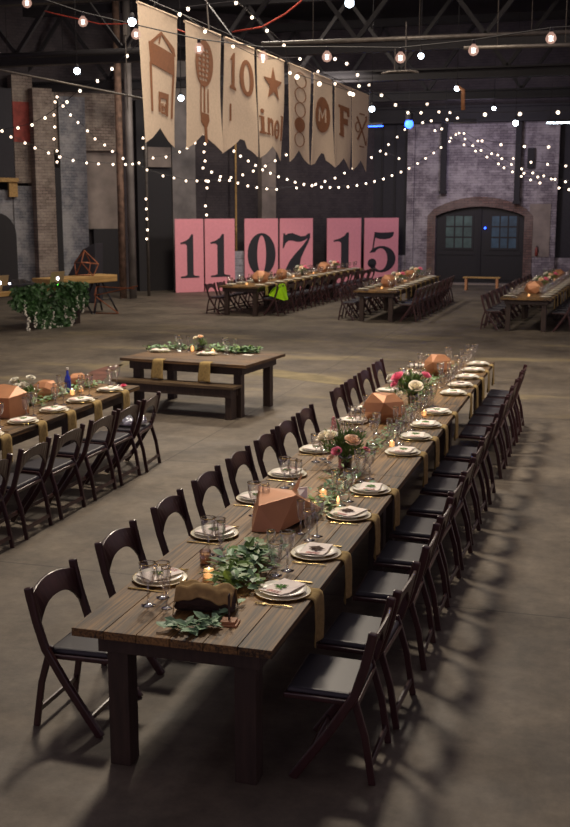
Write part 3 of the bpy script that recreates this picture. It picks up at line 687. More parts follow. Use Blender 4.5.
strand([(57, 97), (63, 106), (70.5, 115), (78, 122.5), (87.5, 131), (95, 139), (104.6, 145), (112.5, 151.5), (123, 158.5), (132.6, 164), (147, 170), (163, 176), (174, 178), (186, 181), (197, 181), (208, 181.5)], 27, 30, .055, 'long string of bulbs sloping from the lit pilaster to the columns')
strand([(11, 137), (25, 143), (35, 148), (48.5, 153), (60, 157), (73, 160.5), (86.6, 163), (98.5, 164), (113, 164.5), (125.5, 164.5), (139, 163), (153, 158), (166, 157), (179.6, 152), (187, 148), (195, 143)], 26, 30, .055, 'level string of bulbs crossing low in front of the left wall')
strand([(146, 199), (146.3, 209), (147, 219), (147.5, 230), (146.7, 239)], 28, 28, .055, 'short string of bulbs hanging straight down left of the pink boards', ext=((144, 150, 28), None))
strand([(145.5, 117), (143, 138), (143, 148)], 26, 26, .05, 'three bulbs hanging under the first banner left edge')
strand([(204, 134), (205, 144), (204, 152), (205, 161), (203, 168), (206, 181), (207, 188), (205.5, 206), (206.5, 215)], 28, 28, .055, 'string of bulbs hanging straight down above the second pink board', ext=((204, 120, 28), None))
strand([(55, 102), (54, 115), (54.7, 127), (54, 139), (57, 151), (59.6, 157), (57, 162)], 27, 27, .055, 'string of bulbs running down the lit brick pilaster', ext=((54, 90, 27), None))
mid = lambda L: [(200+x/4.75, 120+y/4.75) for x, y in L]
strand(mid([(128, 122), (161, 148), (192, 172), (229, 195), (264, 216), (298, 237), (334, 253), (373, 270), (414, 283), (452, 296), (493, 306), (532, 313), (549, 305)]), 27, 32, .055, 'string of bulbs sagging under the third to sixth banners')
strand(mid([(55, 248), (97, 269), (93, 286), (140, 287), (147, 273), (203, 261), (253, 243), (310, 219), (357, 194), (410, 166)]), 27, 30, .055, 'string of bulbs rising to the right above the zero board')
strand(mid([(40, 291), (180, 300), (227, 313), (270, 321), (317, 327), (364, 330), (458, 323)]), 28, 32, .055, 'lowest string of bulbs just above the pink boards')
strand([(312, 185.5), (315.4, 184.6), (325, 181.5), (335, 178), (344.5, 173), (353, 168.5), (371.5, 157.6), (380.3, 151), (388.5, 144.5), (397, 137), (404.8, 129.5)], 31, 36, .055, 'string of bulbs climbing right from the last banner to the wall corner')
strand([(321.5, 187.2), (330, 187.5), (338.8, 187.5), (348, 187), (357, 185.5), (366, 183.5), (374.5, 181.5), (383.5, 179), (392, 175.5), (401, 172), (409, 168.3), (417.6, 163.5), (425.6, 158.4), (433.7, 152.8), (441, 147.4), (449.5, 141.4), (455.8, 134.6)], 31, 36, .055, 'long string of bulbs rising across to the far brick wall peak')
strand([(386, 154), (399, 158.5)], 33, 33, .05, 'two faint bulbs between the last banner and the far wall')
strand([(447, 119.6), (457.5, 118), (450, 112.5), (439, 112), (422.7, 122.6), (431.3, 120.8), (435, 130.7), (441.7, 129)], 33, 35, .06, 'cluster string of bulbs at the top left of the far brick wall')
strand([(485, 114.6), (520, 114), (558, 112.5)], 27, 27, .075, 'string of three larger bulbs high before the far wall', ext=((450, 112, 27), (590, 112, 27)))
strand([(451, 138), (464, 144.7), (475.5, 151), (487, 157), (498.5, 163.8), (504, 167.7), (512.4, 171.8), (521.4, 176.3), (530.6, 180), (540, 183)], 36, 32, .055, 'lower left string fanning out from the peak on the far wall')
strand([(459, 133), (465, 139), (472.8, 145.6), (481, 150.4), (491.6, 153.6), (497.8, 155), (511.5, 164.4), (524, 173.3), (537.8, 177), (551.5, 179), (559, 188), (569, 189.7)], 36, 31, .055, 'middle string fanning out from the peak on the far wall')
strand([(464, 133.4), (478, 141), (501.7, 158.7), (513.3, 158.4), (521.7, 168.9), (532.7, 173), (543.8, 176), (555, 179.3), (565.5, 181.7)], 36, 31, .055, 'right string fanning out from the peak on the far wall')
strand([(482, 141), (501, 144.7), (524.4, 146.5), (548.5, 147)], 35, 31, .065, 'nearly level string of larger bulbs right of the peak')
strand([(531, 162.3), (547.6, 164.4), (565.8, 166), (575, 168)], 33, 31, .055, 'short level string of bulbs at the right edge')

# ------------------------------------------------------------------ banners
BP = at(142, 4, z=5.46); BQ = at(366.8, 95, z=5.46); BP.z = BQ.z = 0
ZT, ZB = 5.46, 3.63
banners = [  # left, right px edge, notch height, tip heights (L,R)
 (142, 180), (187.5, 222), (226, 254.5), (257.5, 284), (288, 310), (313, 331), (334, 350), (351, 367)]
inner = [(-1, 0)]
bd = (BQ-BP).normalized(); bn = Vector((bd.y, -bd.x, 0))
if bn.y > 0: bn = -bn
def ell(cx, cy, rx, ry, n=20): return [(cx+rx*math.cos(2*PI*k/n), cy+ry*math.sin(2*PI*k/n)) for k in range(n)]
def rect(a, b_, c, d): return [(a, c), (b_, c), (b_, d), (a, d)]
# print shapes in banner units: u 0..1 across, v 0..1 downward
P1 = [[[(.2, .27), (.235, .25), (.53, .15), (.9, .24), (.94, .30), (.9, .30), (.53, .175), (.24, .28)]],
      [[(.2, .25), (.9, .29), (.93, .45), (.22, .41)]], [rect(.2, .25, .4, .76)], [rect(.875, .925, .43, .78)],
      [rect(.44, .5, .62, .75)], [rect(.7, .77, .63, .77)], [rect(.44, .77, .6, .645)], [rect(.53, .56, .68, .76)], [rect(.65, .68, .68, .76)], [rect(.53, .68, .745, .76)], [rect(.53, .68, .7, .712)], [rect(.585, .6, .68, .74)],
      [[(.45, .24), (.53, .15), (.54, .16), (.47, .25)]]]
def diamond_holes():
    H = []; rn = random.Random(5)
    for j in range(7):
        for i in range(3):
            v = .17+j*.04; w = .19*math.sqrt(max(0, 1-((v-.28)/.18)**2)); u = .5+(i-1)*w*.62
            if w > .07: H.append(ell(u, v, .045, .014, 7))
    return H
P2 = [[ell(.52, .28, .26, .19, 26)]+diamond_holes(), [rect(.42, .45, .46, .68)], [rect(.52, .56, .47, .68)], [rect(.63, .66, .48, .68)], [[(.42, .68), (.66, .69), (.67, .74), (.6, .8), (.61, .93), (.54, .93), (.53, .8), (.44, .76)]]]
P3 = [[[(.24, .13), (.3, .1), (.34, .1), (.34, .39), (.38, .41), (.38, .43), (.2, .41), (.2, .39), (.25, .38), (.25, .17), (.19, .17)]],
      [ell(.72, .29, .22, .165, 20), ell(.72, .29, .1, .125, 14)], [rect(.2, .24, .55, .7)]]
star = []
for k in range(10):
    a = -PI/2+PI*k/5; rr = 1 if k % 2 == 0 else .4; star.append((.54+.36*rr*math.cos(a), .27+.17*rr*math.sin(a)))
P4 = [[star], [ell(.12, .55, .06, .022, 12)], [rect(.07, .18, .6, .76)], [rect(.01, .18, .6, .615)], [rect(.01, .24, .745, .765)],
      [rect(.3, .37, .60, .765)], [rect(.26, .4, .75, .765)], [[(.36, .62), (.42, .6), (.5, .62), (.52, .77), (.46, .77), (.45, .65), (.4, .64), (.36, .66)]],
      [ell(.68, .7, .13, .095, 18), ell(.68, .7, .06, .065, 12)], [rect(.6, .78, .695, .712)], [rect(.88, .96, .55, .8)], [rect(.84, .96, .55, .565)]]
P5 = []
for k in range(5):
    cy = .13+.155*k
    P5.append([ell(.5, cy, .28, .078, 22)] if k == 3 else [ell(.5, cy, .28, .08, 22), ell(.5, cy, .25, .073, 18)])
P6 = [[ell(.5, .42, .38, .2, 26), [(.3, .5), (.3, .34), (.38, .34), (.5, .42), (.62, .34), (.7, .34), (.7, .5), (.62, .5), (.62, .39), (.5, .47), (.38, .39), (.38, .5)]]]
P7 = [[[(.2, .24), (.85, .25), (.85, .36), (.72, .36), (.7, .31), (.5, .3), (.5, .39), (.75, .39), (.75, .47), (.5, .46), (.5, .62), (.24, .6), (.24, .58), (.3, .57), (.3, .28), (.2, .27)]]]
P8 = [[[(.2, .33), (.26, .31), (.85, .63), (.8, .65)]], [[(.8, .31), (.86, .33), (.28, .62), (.22, .6)]], [rect(.38, .7, .265, .28)], [rect(.38, .72, .68, .695)],
      [ell(.28, .45, .14, .07, 12), ell(.28, .45, .11, .055, 10)], [[(.8, .31), (.72, .3), (.86, .27), (.86, .35)]], [[(.85, .63), (.9, .55), (.9, .66), (.8, .66)]]]
desc = ['tall striped hut', 'leaf and fork', 'number ten', 'star and cut-off lettering', 'chain of rings', 'filled oval with letter M', 'letter F', 'crossed arrows']
for i, ((xa, xb), PR) in enumerate(zip(banners, (P1, P2, P3, P4, P5, P6, P7, P8))):
    a = on_plane(xa, 207, BP, BQ); c = on_plane(xb, 207, BP, BQ); a.z = c.z = 0; w = (c-a).length; ph = i*1.7
    lab = '%s cream canvas banner from the left, printed with %s' % (ORD[i], desc[i])
    t = empty('hanging_banner', tuple(a)); tag(t, lab, 'banner', 'cream canvas banners')
    tw = .02*((i % 3)-1)
    def fn(u, v, q, w=w, ph=ph, tw=tw, s=1):
        x = u*w*(1+.02*math.sin(v*6+ph)); k = .03*math.sin(u*3.6+ph+v*1.5)*(.25+v*.9)+tw*v*(u-.5)*4
        return bd*x+bn*(k+q)+Vector((0, 0, ZT-v*(ZT-ZB)*(1.0+.0*u)))
    if bd.x < 0: pass
    nt_ = .87-.01*(i % 3)
    cut = [(0, 0), (1, 0), (1, 1), (.8, .955-.02*(i % 2)), (.5, nt_), (.22, .955), (0, 1)] if i not in (2, 5) else [(0, 0), (1, 0), (1, 1), (.78, .95), (.66, .93), (.6, .86), (.48, .85), (.36, .9), (.2, .98 if i == 5 else .95), (.02, 1)]
    us = [k/10 for k in range(1, 10)]; vs = [k/14 for k in range(1, 14)]
    b = MB(); b.prism([cut], .006, fn, us, vs); b.build('canvas', 'burlap', t, smooth=False)
    b = MB()
    for L in PR: b.prism(L, .004, lambda u, v, q: fn(u, v, q+.012), us, vs)
    b.build('print', 'print', t)
    b = MB(); b.tube([bd*0+Vector((0, 0, ZT)), bd*w+Vector((0, 0, ZT))], .02, 6); b.build('hem_rod', 'burlap', t)
a = BP-bd*1.5; c = BQ+bd*1.5
b = MB(); b.tube([a+Vector((0, 0, ZT+.1)), (BP+BQ)/2+Vector((0, 0, ZT+.06)), c+Vector((0, 0, ZT+.1))], .008, 6)
for xa, xb in banners:
    for xx in (xa, xb):
        p = on_plane(xx, 207, BP, BQ); b.tube([p.xy.to_3d()+Vector((0, 0, ZT)), p.xy.to_3d()+Vector((0, 0, ZT+.09))], .005, 4)
tag(b.build('banner_line', 'wire'), 'thin line the cream banners hang from', 'line')
a = at(204, -30, Y=16); c = at(209, 30, Y=16); b = MB(); b.tube([a, c], .012, 5); tag(b.build('hanger_wire', 'pipe'), 'pale wire dropping from the roof to the second banner', 'wire')
a = at(125, 24, Y=15); c = at(128, 110, Y=15); b = MB(); b.tube([a, c], .008, 5); b.box(a.x-.02, a.x+.02, a.y-.02, a.y+.02, a.z-.15, a.z); tag(b.build('hanger_wire', 'pipe'), 'thin pale wire hanging left of the first banner', 'wire')

# ------------------------------------------------------------------ pink number boards
PA = Vector((-13.69, 33.83, 0)); PB = Vector((-7.42, 40.2, 0)); pd = (PB-PA).normalized(); pn = Vector((pd.y, -pd.x, 0))
one = [[(.60, 1.0), (.68, 1.0), (.68, .07), (.78, .045), (.96, .035), (.96, 0), (.06, 0), (.06, .035), (.26, .045), (.37, .07), (.37, .74), (.3, .78), (.2, .785), (.06, .775), (.06, .81), (.3, .85), (.48, .91)]]
zero = [ell(.5, .5, .5, .51, 36), ell(.5, .5, .16, .455, 30)]
seven = [[(.03, .64), (.0, .64), (.02, 1.0), (.07, 1.0), (.1, .95), (.2, .99), (.35, 1.0), (.5, .96), (.65, .92), (.8, .925), (.93, .99), (.99, .99), (.99, .9), (.92, .76), (.78, .58), (.66, .4), (.62, .25), (.66, .0), (.08, .0), (.12, .16), (.25, .33), (.45, .5), (.7, .68), (.88, .84), (.9, .87), (.8, .83), (.65, .79), (.5, .79), (.35, .82), (.2, .82), (.1, .76)]]
def arcp(cx, cy, rx, ry, a0, a1, n=18): return [(cx+rx*math.cos(R(a0+(a1-a0)*k/n)), cy+ry*math.sin(R(a0+(a1-a0)*k/n))) for k in range(n+1)]
five = [[[(.25, 1.0), (.45, .985), (.7, .985), (.93, 1.0), (.9, .9), (.8, .84), (.6, .815), (.4, .83), (.27, .86)]], [[(.25, 1.0), (.3, 1.0), (.21, .54), (.165, .54)]],
        [arcp(.5, .315, .5, .335, 150, -160)+arcp(.46, .315, .25, .28, -150, 140)], [ell(.17, .22, .15, .115, 20)]]
digs = [('one', [one]), ('one', [one]), ('zero', [zero]), ('seven', [seven]), ('one', [one]), ('five', five)]
pxs = [(174.5, 203), (204.5, 234.5), (244.5, 278), (280, 313), (327.5, 361.5), (365, 399)]
labs = ['pink board with black number one, leftmost of the six boards', 'pink board with black number one, second from the left', 'pink board with black number zero', 'pink board with black number seven', 'pink board with black number one, beside the five', 'pink board with black number five, rightmost']
for (xa, xb), (nm, shp), lab in zip(pxs, digs, labs):
    a = on_plane(xa, 207, PA, PB); c = on_plane(xb, 207, PA, PB); a.z = c.z = 0; w = (c-a).length
    t = empty('number_board', tuple(a)); tag(t, lab, 'number sign', 'pink number boards')
    def fn(u, v, q): return pd*u+pn*q+Vector((0, 0, v))
    H = 2.40; b = MB(); b.prism([rect(0, w, 0.005, H)], -.04, fn); b.build('board', 'pink', t, bevel=.004)
    b = MB(); dw = .72*w if nm == 'one' else .84*w; dh = 1.42; u0 = (w-dw)/2; v0 = .48
    for L in shp: b.prism([[(u0+x*dw, v0+y*dh) for x, y in l] for l in L], .008, lambda u, v, q: fn(u, v, q+.004))
    b.build('numeral', 'black', t)
    b = MB(); b.bar(pd*w*.5-pn*.05+Vector((0, 0, 1.7)), pd*w*.5-pn*.6+Vector((0, 0, .02)), .05, .05); b.build('rear_prop', 'tableleg', t)
# small cabinet seen between boards
a = on_plane(239, 207, PA-pn*.42, PB-pn*.42); t = empty('tool_cabinet', (a.x, a.y, 0), math.atan2(pd.y, pd.x)); tag(t, 'grey drawer cabinet behind the gap between the one and zero boards', 'cabinet')
MB().box(-.6, .6, -.2, .2, 0, 1.3).build('body', 'cooler', t, bevel=.01)
for k in range(5): MB().box(-.55, .55, -.22, -.201, .1+k*.24, .3+k*.24).build('drawer', 'cooler', t, bevel=.01)

# ------------------------------------------------------------------ main long table and its chairs
CH = make_chair(); reg(CH)
long_table(-2.405, -1.39, 4.535, 7.985, 'near section of the main long dark plank table, carrying the wood log', 'main long table sections')
long_table(-2.405, -1.39, 7.99, 11.19, 'middle section of the main long dark plank table', 'main long table sections')
long_table(-2.405, -1.39, 11.195, 14.54, 'far section of the main long dark plank table', 'main long table sections')
LY = [5.16, 5.99, 6.82, 7.58, 8.33, 9.06, 9.71, 10.4, 11.75, 12.42, 13.15, 13.98]
rn = random.Random(11)
for i, y in enumerate(LY):
    put(CH, (-2.62, y, 0), -PI/2+rn.uniform(-.03, .03), 'dark wooden folding chair, %s from the near end, left side of the main table' % ORD[i], 'folding chairs left of the main table')
RY = [5.05, 5.67, 6.46, 7.13, 7.78, 8.42, 9.08, 9.72, 10.4, 11.45, 12.06, 12.68, 13.3, 13.95]
for i, y in enumerate(RY):
    put(CH, (-1.195+rn.uniform(-.012, .012), y, 0), PI/2+rn.uniform(-.03, .03), 'dark wooden folding chair, %s from the near end, right side of the main table' % ORD[i], 'folding chairs right of the main table')

# ------------------------------------------------------------------ place settings
CHG = make_plate(.15, 'charger_plate', 'charger', 'plate', 'gold'); reg(CHG)
PLT = make_plate(.128, 'salad_plate', 'china', 'plate'); reg(PLT)
GOB = goblet('goblet'); reg(GOB); WIN = goblet('wine'); reg(WIN); FLU = goblet('flute'); reg(FLU)
KN = make_knife(); FO = make_fork(); SP = make_spoon(); reg(KN); reg(FO); reg(SP)
PAP = make_paper(); reg(PAP); NAP = make_napkin(); reg(NAP)
SG = make_sprig('green_sprig', 'sprig', 6, .045, 'leaf sprig'); SD = make_sprig('dried_sprig', 'darksprig', 9, .055, 'leaf sprig'); reg(SG); reg(SD)
def setting(x, y, face, edge, tab, where, i, sprig='g', parts='cpmsnkfguw', z=.7605, jit=.0):
    """face: rotation of the sitter frame; edge: distance plate centre to table edge"""
    c, s = math.cos(face), math.sin(face)
    def L(u, v): return (x+c*u-s*v, y+s*u+c*v)
    w = '%s from near end, %s' % (ORD[i], where); g = ' on '+tab
    j = lambda a: rn.uniform(-a, a)
    if 'c' in parts: put(CHG, (x, y, z), j(.5), 'cream charger plate, '+w, 'charger plates'+g)
    if 'p' in parts: put(PLT, (x, y, z+.0165), j(.5), 'white plate atop charger, '+w, 'white plates'+g)
    if 'm' in parts: put(PAP, (x, y, z+.0325), face+j(.35)-.2, 'blush paper card, '+w, 'menu cards'+g)
    if 's' in parts: put(SG if sprig == 'g' else SD, (L(j(.015), j(.01))+(z+.0365,)), j(3), ('bright green leaf sprig, ' if sprig == 'g' else 'dried brown star sprig, ')+w, 'sprigs on the plates'+g)
    if 'n' in parts:
        q = L(.015+j(.012), -(edge-.1)); put(NAP, q+(z+.001,), face+j(.03), 'mustard linen napkin, '+w, 'napkins'+g)
    if 'k' in parts: put(KN, L(.185+j(.006), .0)+(z,), face+j(.06), 'gold table knife, '+w, 'knives'+g)
    if 'f' in parts: put(FO, L(-.185+j(.006), -.01)+(z,), face+j(.06), 'gold dinner fork, '+w, 'forks'+g)
    if 'g' in parts: put(GOB, L(.26+j(.012), .12+j(.01))+(z,), j(3), 'gold-rimmed water goblet, '+w, 'water goblets'+g)
    if 'w' in parts: put(WIN, L(.37+j(.012), .09+j(.01))+(z,), j(3), 'tall wine glass, '+w, 'wine glasses'+g)
    if 'u' in parts: put(FLU, L(.39+j(.012), .19+j(.01))+(z,), j(3), 'slim champagne flute, '+w, 'flutes'+g)
RP = [(5.30, 'g'), (5.985, 'd'), (6.825, 'd'), (7.505, 'g'), (8.79, 'g'), (9.42, 'g'), (9.99, 'g'), (10.67, 'g'), (11.85, 'g'), (12.43, 'd'), (13.05, 'g'), (13.64, 'g'), (14.2, 'g')]
for i, (y, sp) in enumerate(RP): setting(-1.56, y-.02, PI/2, .17, 'the main table', 'right side of main table', i, sp)
LP = [5.32, 6.19, 7.06, 7.8, 8.68, 9.33, 9.98, 10.6, 11.8, 12.45, 13.1, 13.8]
for i, y in enumerate(LP): setting(-2.262, y-.02, -PI/2, .155, 'the main table', 'left side of main table', i, 'g', 'cpmskfguw')
put(SP, (-1.76, 5.17, .7605), 2.2, 'gold teaspoon near the wooden number stand on the main table', None)

# centrepieces of the main table
gx = [at(x, y, Y=Y) for x, y, Y in ((259.3, 486.4, 6.78), (258.3, 505.7, 6.36), (296, 495, 6.5), (292, 490, 6.68), (308.5, 507.6, 6.72))]+[at(251.6, 531.8, z=.7625), at(278.6, 532.7, z=.7625), at(252, 515, Y=6.7)]+[Vector((-2.03, 6.8, .7625)), Vector((-1.86, 6.86, .7625)), Vector((-1.73, 6.8, .80))]
gc = Vector((-1.95, 6.55, .7615))
t, body = geode(gc, 0, 1, 'large faceted copper box with raised flap, nearest of the copper boxes on the main table', pts=[p-gc for p in gx])
b = MB(); P = [at(292, 490, Y=6.66), at(302.5, 473, Y=6.7), at(297, 492, Y=6.6)]; b.add([p-gc for p in P]+[p-gc+Vector((0, .006, 0)) for p in P], [(0, 1, 2), (5, 4, 3), (0, 3, 4, 1), (1, 4, 5, 2), (2, 5, 3, 0)]); b.build('flap', 'copper', t)
b = MB(); P = [at(298, 488, Y=6.72), at(307, 487, Y=6.74), at(307.5, 497, Y=6.72), at(304, 501, Y=6.7), at(299, 497, Y=6.66)]; b.add([p-gc for p in P]+[p-gc+Vector((0, .01, 0)) for p in P], [(4, 3, 2, 1, 0), (5, 6, 7, 8, 9)]+[(k, (k+1) % 5, (k+1) % 5+5, k+5) for k in range(5)]); o = b.build('paper_lining', 'paper', t); o['label'] = 'pale blush paper edge'
geode((-1.99, 10.12, .7615), .2, .34, 'faceted copper box between the two flower arrangements on the main table', 4)
geode((-1.93, 13.15, .7615), 1.2, .33, 'faceted copper box near the far end of the main table', 9)

bouquet((-1.90, 8.15, .7605), .19, [('cream', -.14, -.03, .2, .055), ('cream', -.08, -.08, .22, .045), ('peach', .07, -.1, .2, .052), ('pinkrose', -.02, -.17, .13, .036), ('pinkrose', .16, -.06, .13, .026), ('blush', -.1, .02, .28, .045), ('blush', .0, -.17, .03, .03), ('peach', -.06, -.17, .08, .025)],
        'low arrangement of cream, peach and pink roses with blush plumes, nearer on main table', 3)
bouquet((-1.88, 11.1, .7605), .2, [('cream', .05, -.15, .17, .062), ('pinkrose', -.12, -.1, .25, .06), ('pinkrose', -.14, -.14, .19, .04), ('pinkrose', .12, -.04, .27, .045), ('cream', -.09, -.18, .1, .03), ('whitefl', -.2, -.04, .24, .04)],
        'flower arrangement with hot pink and large cream roses, farther one on the main table', 5)
candle(tuple(at(209, 578, z=.7605)), 'lit patterned votive candle glowing beside the draped log', .036, .062)
candle(tuple(at(203, 566, z=.7605)+Vector((0, .04, 0))), 'unlit rose-tinted votive just behind the lit candle by the log', .033, .08, lit=False)
candle(tuple(at(323, 497, z=.7605)), 'lit votive candle between the nearest copper box and the nearer flowers', .034, .06)
candle(tuple(at(338, 508, z=.7605)), 'thin taper candle glowing in a glass near the nearest copper box', .012, .09)
candle(tuple(at(392, 447, z=.7605)), 'small votive candle behind the fifth right-hand plate of the main table', .028, .06)
candle(tuple(at(424, 416, z=.7605)), 'small votive candle beside the farther flower arrangement', .028, .06)

# eucalyptus garland lying on the table
def garland(name, pts, n, L, w, label, seed, mats=('leaf',), spread=.07, zup=.06, cat='greenery'):
    rn_ = random.Random(seed); pts = [Vector(p) for p in pts]; o = pts[0].copy(); t = empty(name, tuple(o)); tag(t, label, cat)
    seg = len(pts)-1; st = MB(); st.tube([p-o+Vector((0, 0, .008)) for p in pts], .004, 6); st.build('stems', 'leaf2', t)
    lf = {m: MB() for m in mats}
    for k in range(n):
        f = rn_.random()*seg; i = min(int(f), seg-1); p = pts[i].lerp(pts[i+1], f-i)-o; d = (pts[i+1]-pts[i]).normalized()
        s = Vector((-d.y, d.x, 0)); q = p+s*rn_.gauss(0, spread*.5)+Vector((0, 0, .012+abs(rn_.gauss(0, zup*.5))))
        dd = d*rn_.uniform(-1, 1)+s*rn_.uniform(-1, 1)+Vector((0, 0, rn_.uniform(-.05, .3)))
        m = mats[k % len(mats)]
        leaf(lf[m], q, dd, L*rn_.uniform(.7, 1.3), w*rn_.uniform(.7, 1.2), rn_)
    for m in mats: lf[m].build('leaves', m, t)
    return t
P = [at(x, y, z=.762) for x, y in ((172, 628), (190, 632), (215, 625), (236, 604))]
garland('eucalyptus_branch', P, 60, .07, .045, 'eucalyptus leaves lying in front of the draped log at the near table end', 2, ('leaf',), .05, .02)
P = [at(x, y, z=.762) for x, y in ((232, 592), (240, 575), (248, 562), (262, 552))]
garland('eucalyptus_branch', P, 260, .085, .05, 'thick eucalyptus branch between the draped log and the nearest copper box', 3, ('leaf', 'leaf2'), .12, .07)
P = [at(x, y, z=.762) for x, y in ((318, 520), (325, 505), (335, 490), (348, 480))]
garland('eucalyptus_branch', P, 200, .05, .03, 'loose greenery between the nearest copper box and the nearer flowers', 4, ('leaf2', 'leaf'), .14, .07)
P = [at(x, y, z=.762) for x, y in ((365, 460), (385, 440), (405, 415), (425, 398))]
garland('eucalyptus_branch', P, 220, .05, .025, 'greenery running beside the middle copper box between the two arrangements', 6, ('leaf2', 'leaf'), .12, .06)
P = [Vector((-1.9, 11.5, .762)), Vector((-1.93, 12.2, .762)), Vector((-1.9, 12.9, .762)), Vector((-1.88, 13.9, .762))]
garland('eucalyptus_branch', P, 200, .05, .025, 'greenery along the far end of the main table', 7, ('leaf2', 'leaf'), .12, .06)
# extra glasses and candles in the middle of the main table, as the photo crowds them
EX = [(-1.98, 8.75), (-1.86, 9.05), (-1.93, 9.5), (-1.8, 9.72), (-2.0, 11.55), (-1.84, 11.7), (-1.95, 12.2), (-1.82, 12.6), (-1.98, 13.55), (-1.88, 13.85), (-1.95, 14.15)]
for i, (x, y) in enumerate(EX): put([FLU, WIN, GOB][i % 3], (x, y, .7605), i, 'extra glass along the table middle, %s from the near end of the main table' % ORD[i], 'extra glasses on the main table')

# log with cloth, and stand
lc = (at(175, 622, z=.7605)+at(226, 609, z=.7605))/2+Vector((0, .07, 0)); t = empty('wood_log', tuple(lc), .0)
tag(t, 'split dark wood log lying at the near end of the main table', 'log')
b = MB(); n = 12; m_ = 9; V = []; Fc = []; rg = random.Random(8)
for j in range(m_+1):
    x = -.145+.29*j/m_
    for k in range(n):
        a = 2*PI*k/n; r_ = (.068+rg.uniform(-.006, .006)); y = r_*1.0*math.cos(a); z = .058+max(-.056, r_*.85*math.sin(a)); V.append((x+(rg.uniform(-.01, .01) if j in (0, m_) else 0), y, z))
for j in range(m_):
    for k in range(n): Fc.append((j*n+k, j*n+(k+1) % n, (j+1)*n+(k+1) % n, (j+1)*n+k))
Fc += [tuple(reversed(range(n))), tuple(m_*n+k for k in range(n))]; b.add(V, Fc); b.build('log_body', 'bark', t)
t.rotation_euler.z = .12
def drape(u, v):
    x = -.185+.335*u; y = -.082+.16*v; 
    z = .134+.007*math.sin(u*13+v*4)+.008*math.sin(v*11-u*5)+.003*math.sin(u*29+v*6)
    if u < .14: z -= (.14-u)*.65; x += .25*(.14-u)
    if v < .25: z -= (.25-v)*(.2+.07*math.sin(u*8+1.2)); y -= .004
    if v > .75: z -= (v-.75)*.35
    if u > .9: z -= (u-.9)*.3; 
    return (x, y, z)
b = MB(); b.grid(drape, 44, 24); o = b.build('draped_cloth', 'cloth', smooth=True, solid=.004); o.location = lc; o.rotation_euler.z = .12
tag(o, 'crumpled brown linen cloth draped over the dark log', 'cloth')
a = at(229, 624, z=.7605); t = empty('table_number_stand', tuple(a), .1); tag(t, 'small square wooden stand with upright dark slat beside the log', 'stand')
MB().box(-.048, .048, -.045, .045, 0, .011).build('base', 'block', t, bevel=.003); MB().box(-.037, .037, -.034, .034, .0112, .024).build('block', 'block', t, bevel=.003)
b = MB(); b.box(-.0025, .0025, -.01, .02, .0242, .15); b.build('card', 'bark', t)

# ------------------------------------------------------------------ left table
long_table(-6.08, -5.07, 8.0, 11.42, 'far section of the left dark plank table, beside the wooden bench', 'left long table sections')
long_table(-6.08, -5.07, 4.58, 7.995, 'near section of the left dark plank table, at the left edge', 'left long table sections')
for i, y in enumerate([7.5, 8.17, 8.81, 9.49, 10.09, 10.66]):
    q = put(CH, (-4.83, y, 0), PI/2+rn.uniform(-.03, .03)+(.1 if i == 5 else 0), 'dark wooden folding chair, %s from the left edge, along the left table' % ORD[i], 'folding chairs at the left table')
for i, y in enumerate([8.45, 9.08, 9.69, 10.27, 10.98]): setting(-5.235, y, PI/2, .165, 'the left table', 'right side of left table', i, 'g')
# sequinned jacket bunched on last seat
b = MB()
def bunch(u, v):
    a = u*2*PI; r_ = .02+.13*math.sin(v*PI/2+.0)*(1+.15*math.sin(a*3)); return (r_*math.cos(a)*1.1, r_*math.sin(a), .0+.09*math.cos(v*PI/2)*(1+.3*math.sin(a*5+v*9)))
b.grid(bunch, 28, 10); o = b.build('sequin_pouch', 'silver', smooth=False, solid=.003); o.location = (-4.86, 10.68, .482); tag(o, 'silver sequinned cloth bunched on the last chair seat of the left table', 'cloth')
geode((-5.62, 9.38, .7615), 0, 1, 'large rectangular copper box at the left edge on the left table',
      pts=[(-.3, -.2, 0), (.17, -.17, 0), (.2, .15, 0), (-.3, .2, 0), (-.3, -.21, .2), (.17, -.18, .2), (.2, .13, .21), (-.05, .12, .285), (.1, .1, .275), (-.3, .1, .25)])
bouquet((-5.66, 9.93, .7605), .13, [('whitefl', -.08, -.08, .22, .045), ('whitefl', .02, -.1, .18, .045), ('whitefl', -.1, -.02, .15, .04), ('whitefl', .06, -.04, .25, .04)], 'small white flower arrangement right of the copper box on the left table', 12, small=True)
geode((-5.68, 10.35, .7615), 0.4, .24, 'smaller faceted copper box behind the white flowers on the left table', 21)
a = Vector((-5.63, 10.75, .7605)); t = empty('glass_bottle', tuple(a)); tag(t, 'cobalt blue glass bottle with pale cap on the left table', 'bottle')
b = MB(); b.lathe([(.034, 0), (.037, .01), (.037, .13), (.03, .17), (.014, .2), (.012, .25)], 16); b.build('bottle_body', 'blueglass', t, smooth=True); b = MB(); b.lathe([(.014, .25), (.014, .272), (.01, .275)], 12); b.build('cap', 'white_card', t)
P = [Vector((-5.62, 9.8, .762)), Vector((-5.58, 10.3, .762)), Vector((-5.6, 11.0, .762)), Vector((-5.55, 11.25, .762))]
garland('eucalyptus_branch', P, 230, .055, .03, 'greenery running along the middle of the left table', 13, ('leaf', 'leaf2'), .14, .07)
candle((-5.5, 10.6, .7605), 'lit votive candle right of the blue bottle on the left table', .03, .07)
candle((-5.52, 10.85, .7605), 'lit votive candle between blue bottle and last plate on the left table', .03, .06)
geode((-5.72, 11.15, .7615), .9, .2, 'small flat copper box near the far end of the left table', 31)
for k in range(3): put([WIN, GOB, FLU][k], (-5.75+.05*k, 9.75+k*.42, .7605), k, 'extra glass in the middle of the left table, %s from the left' % ORD[k], 'extra glasses on the left table')
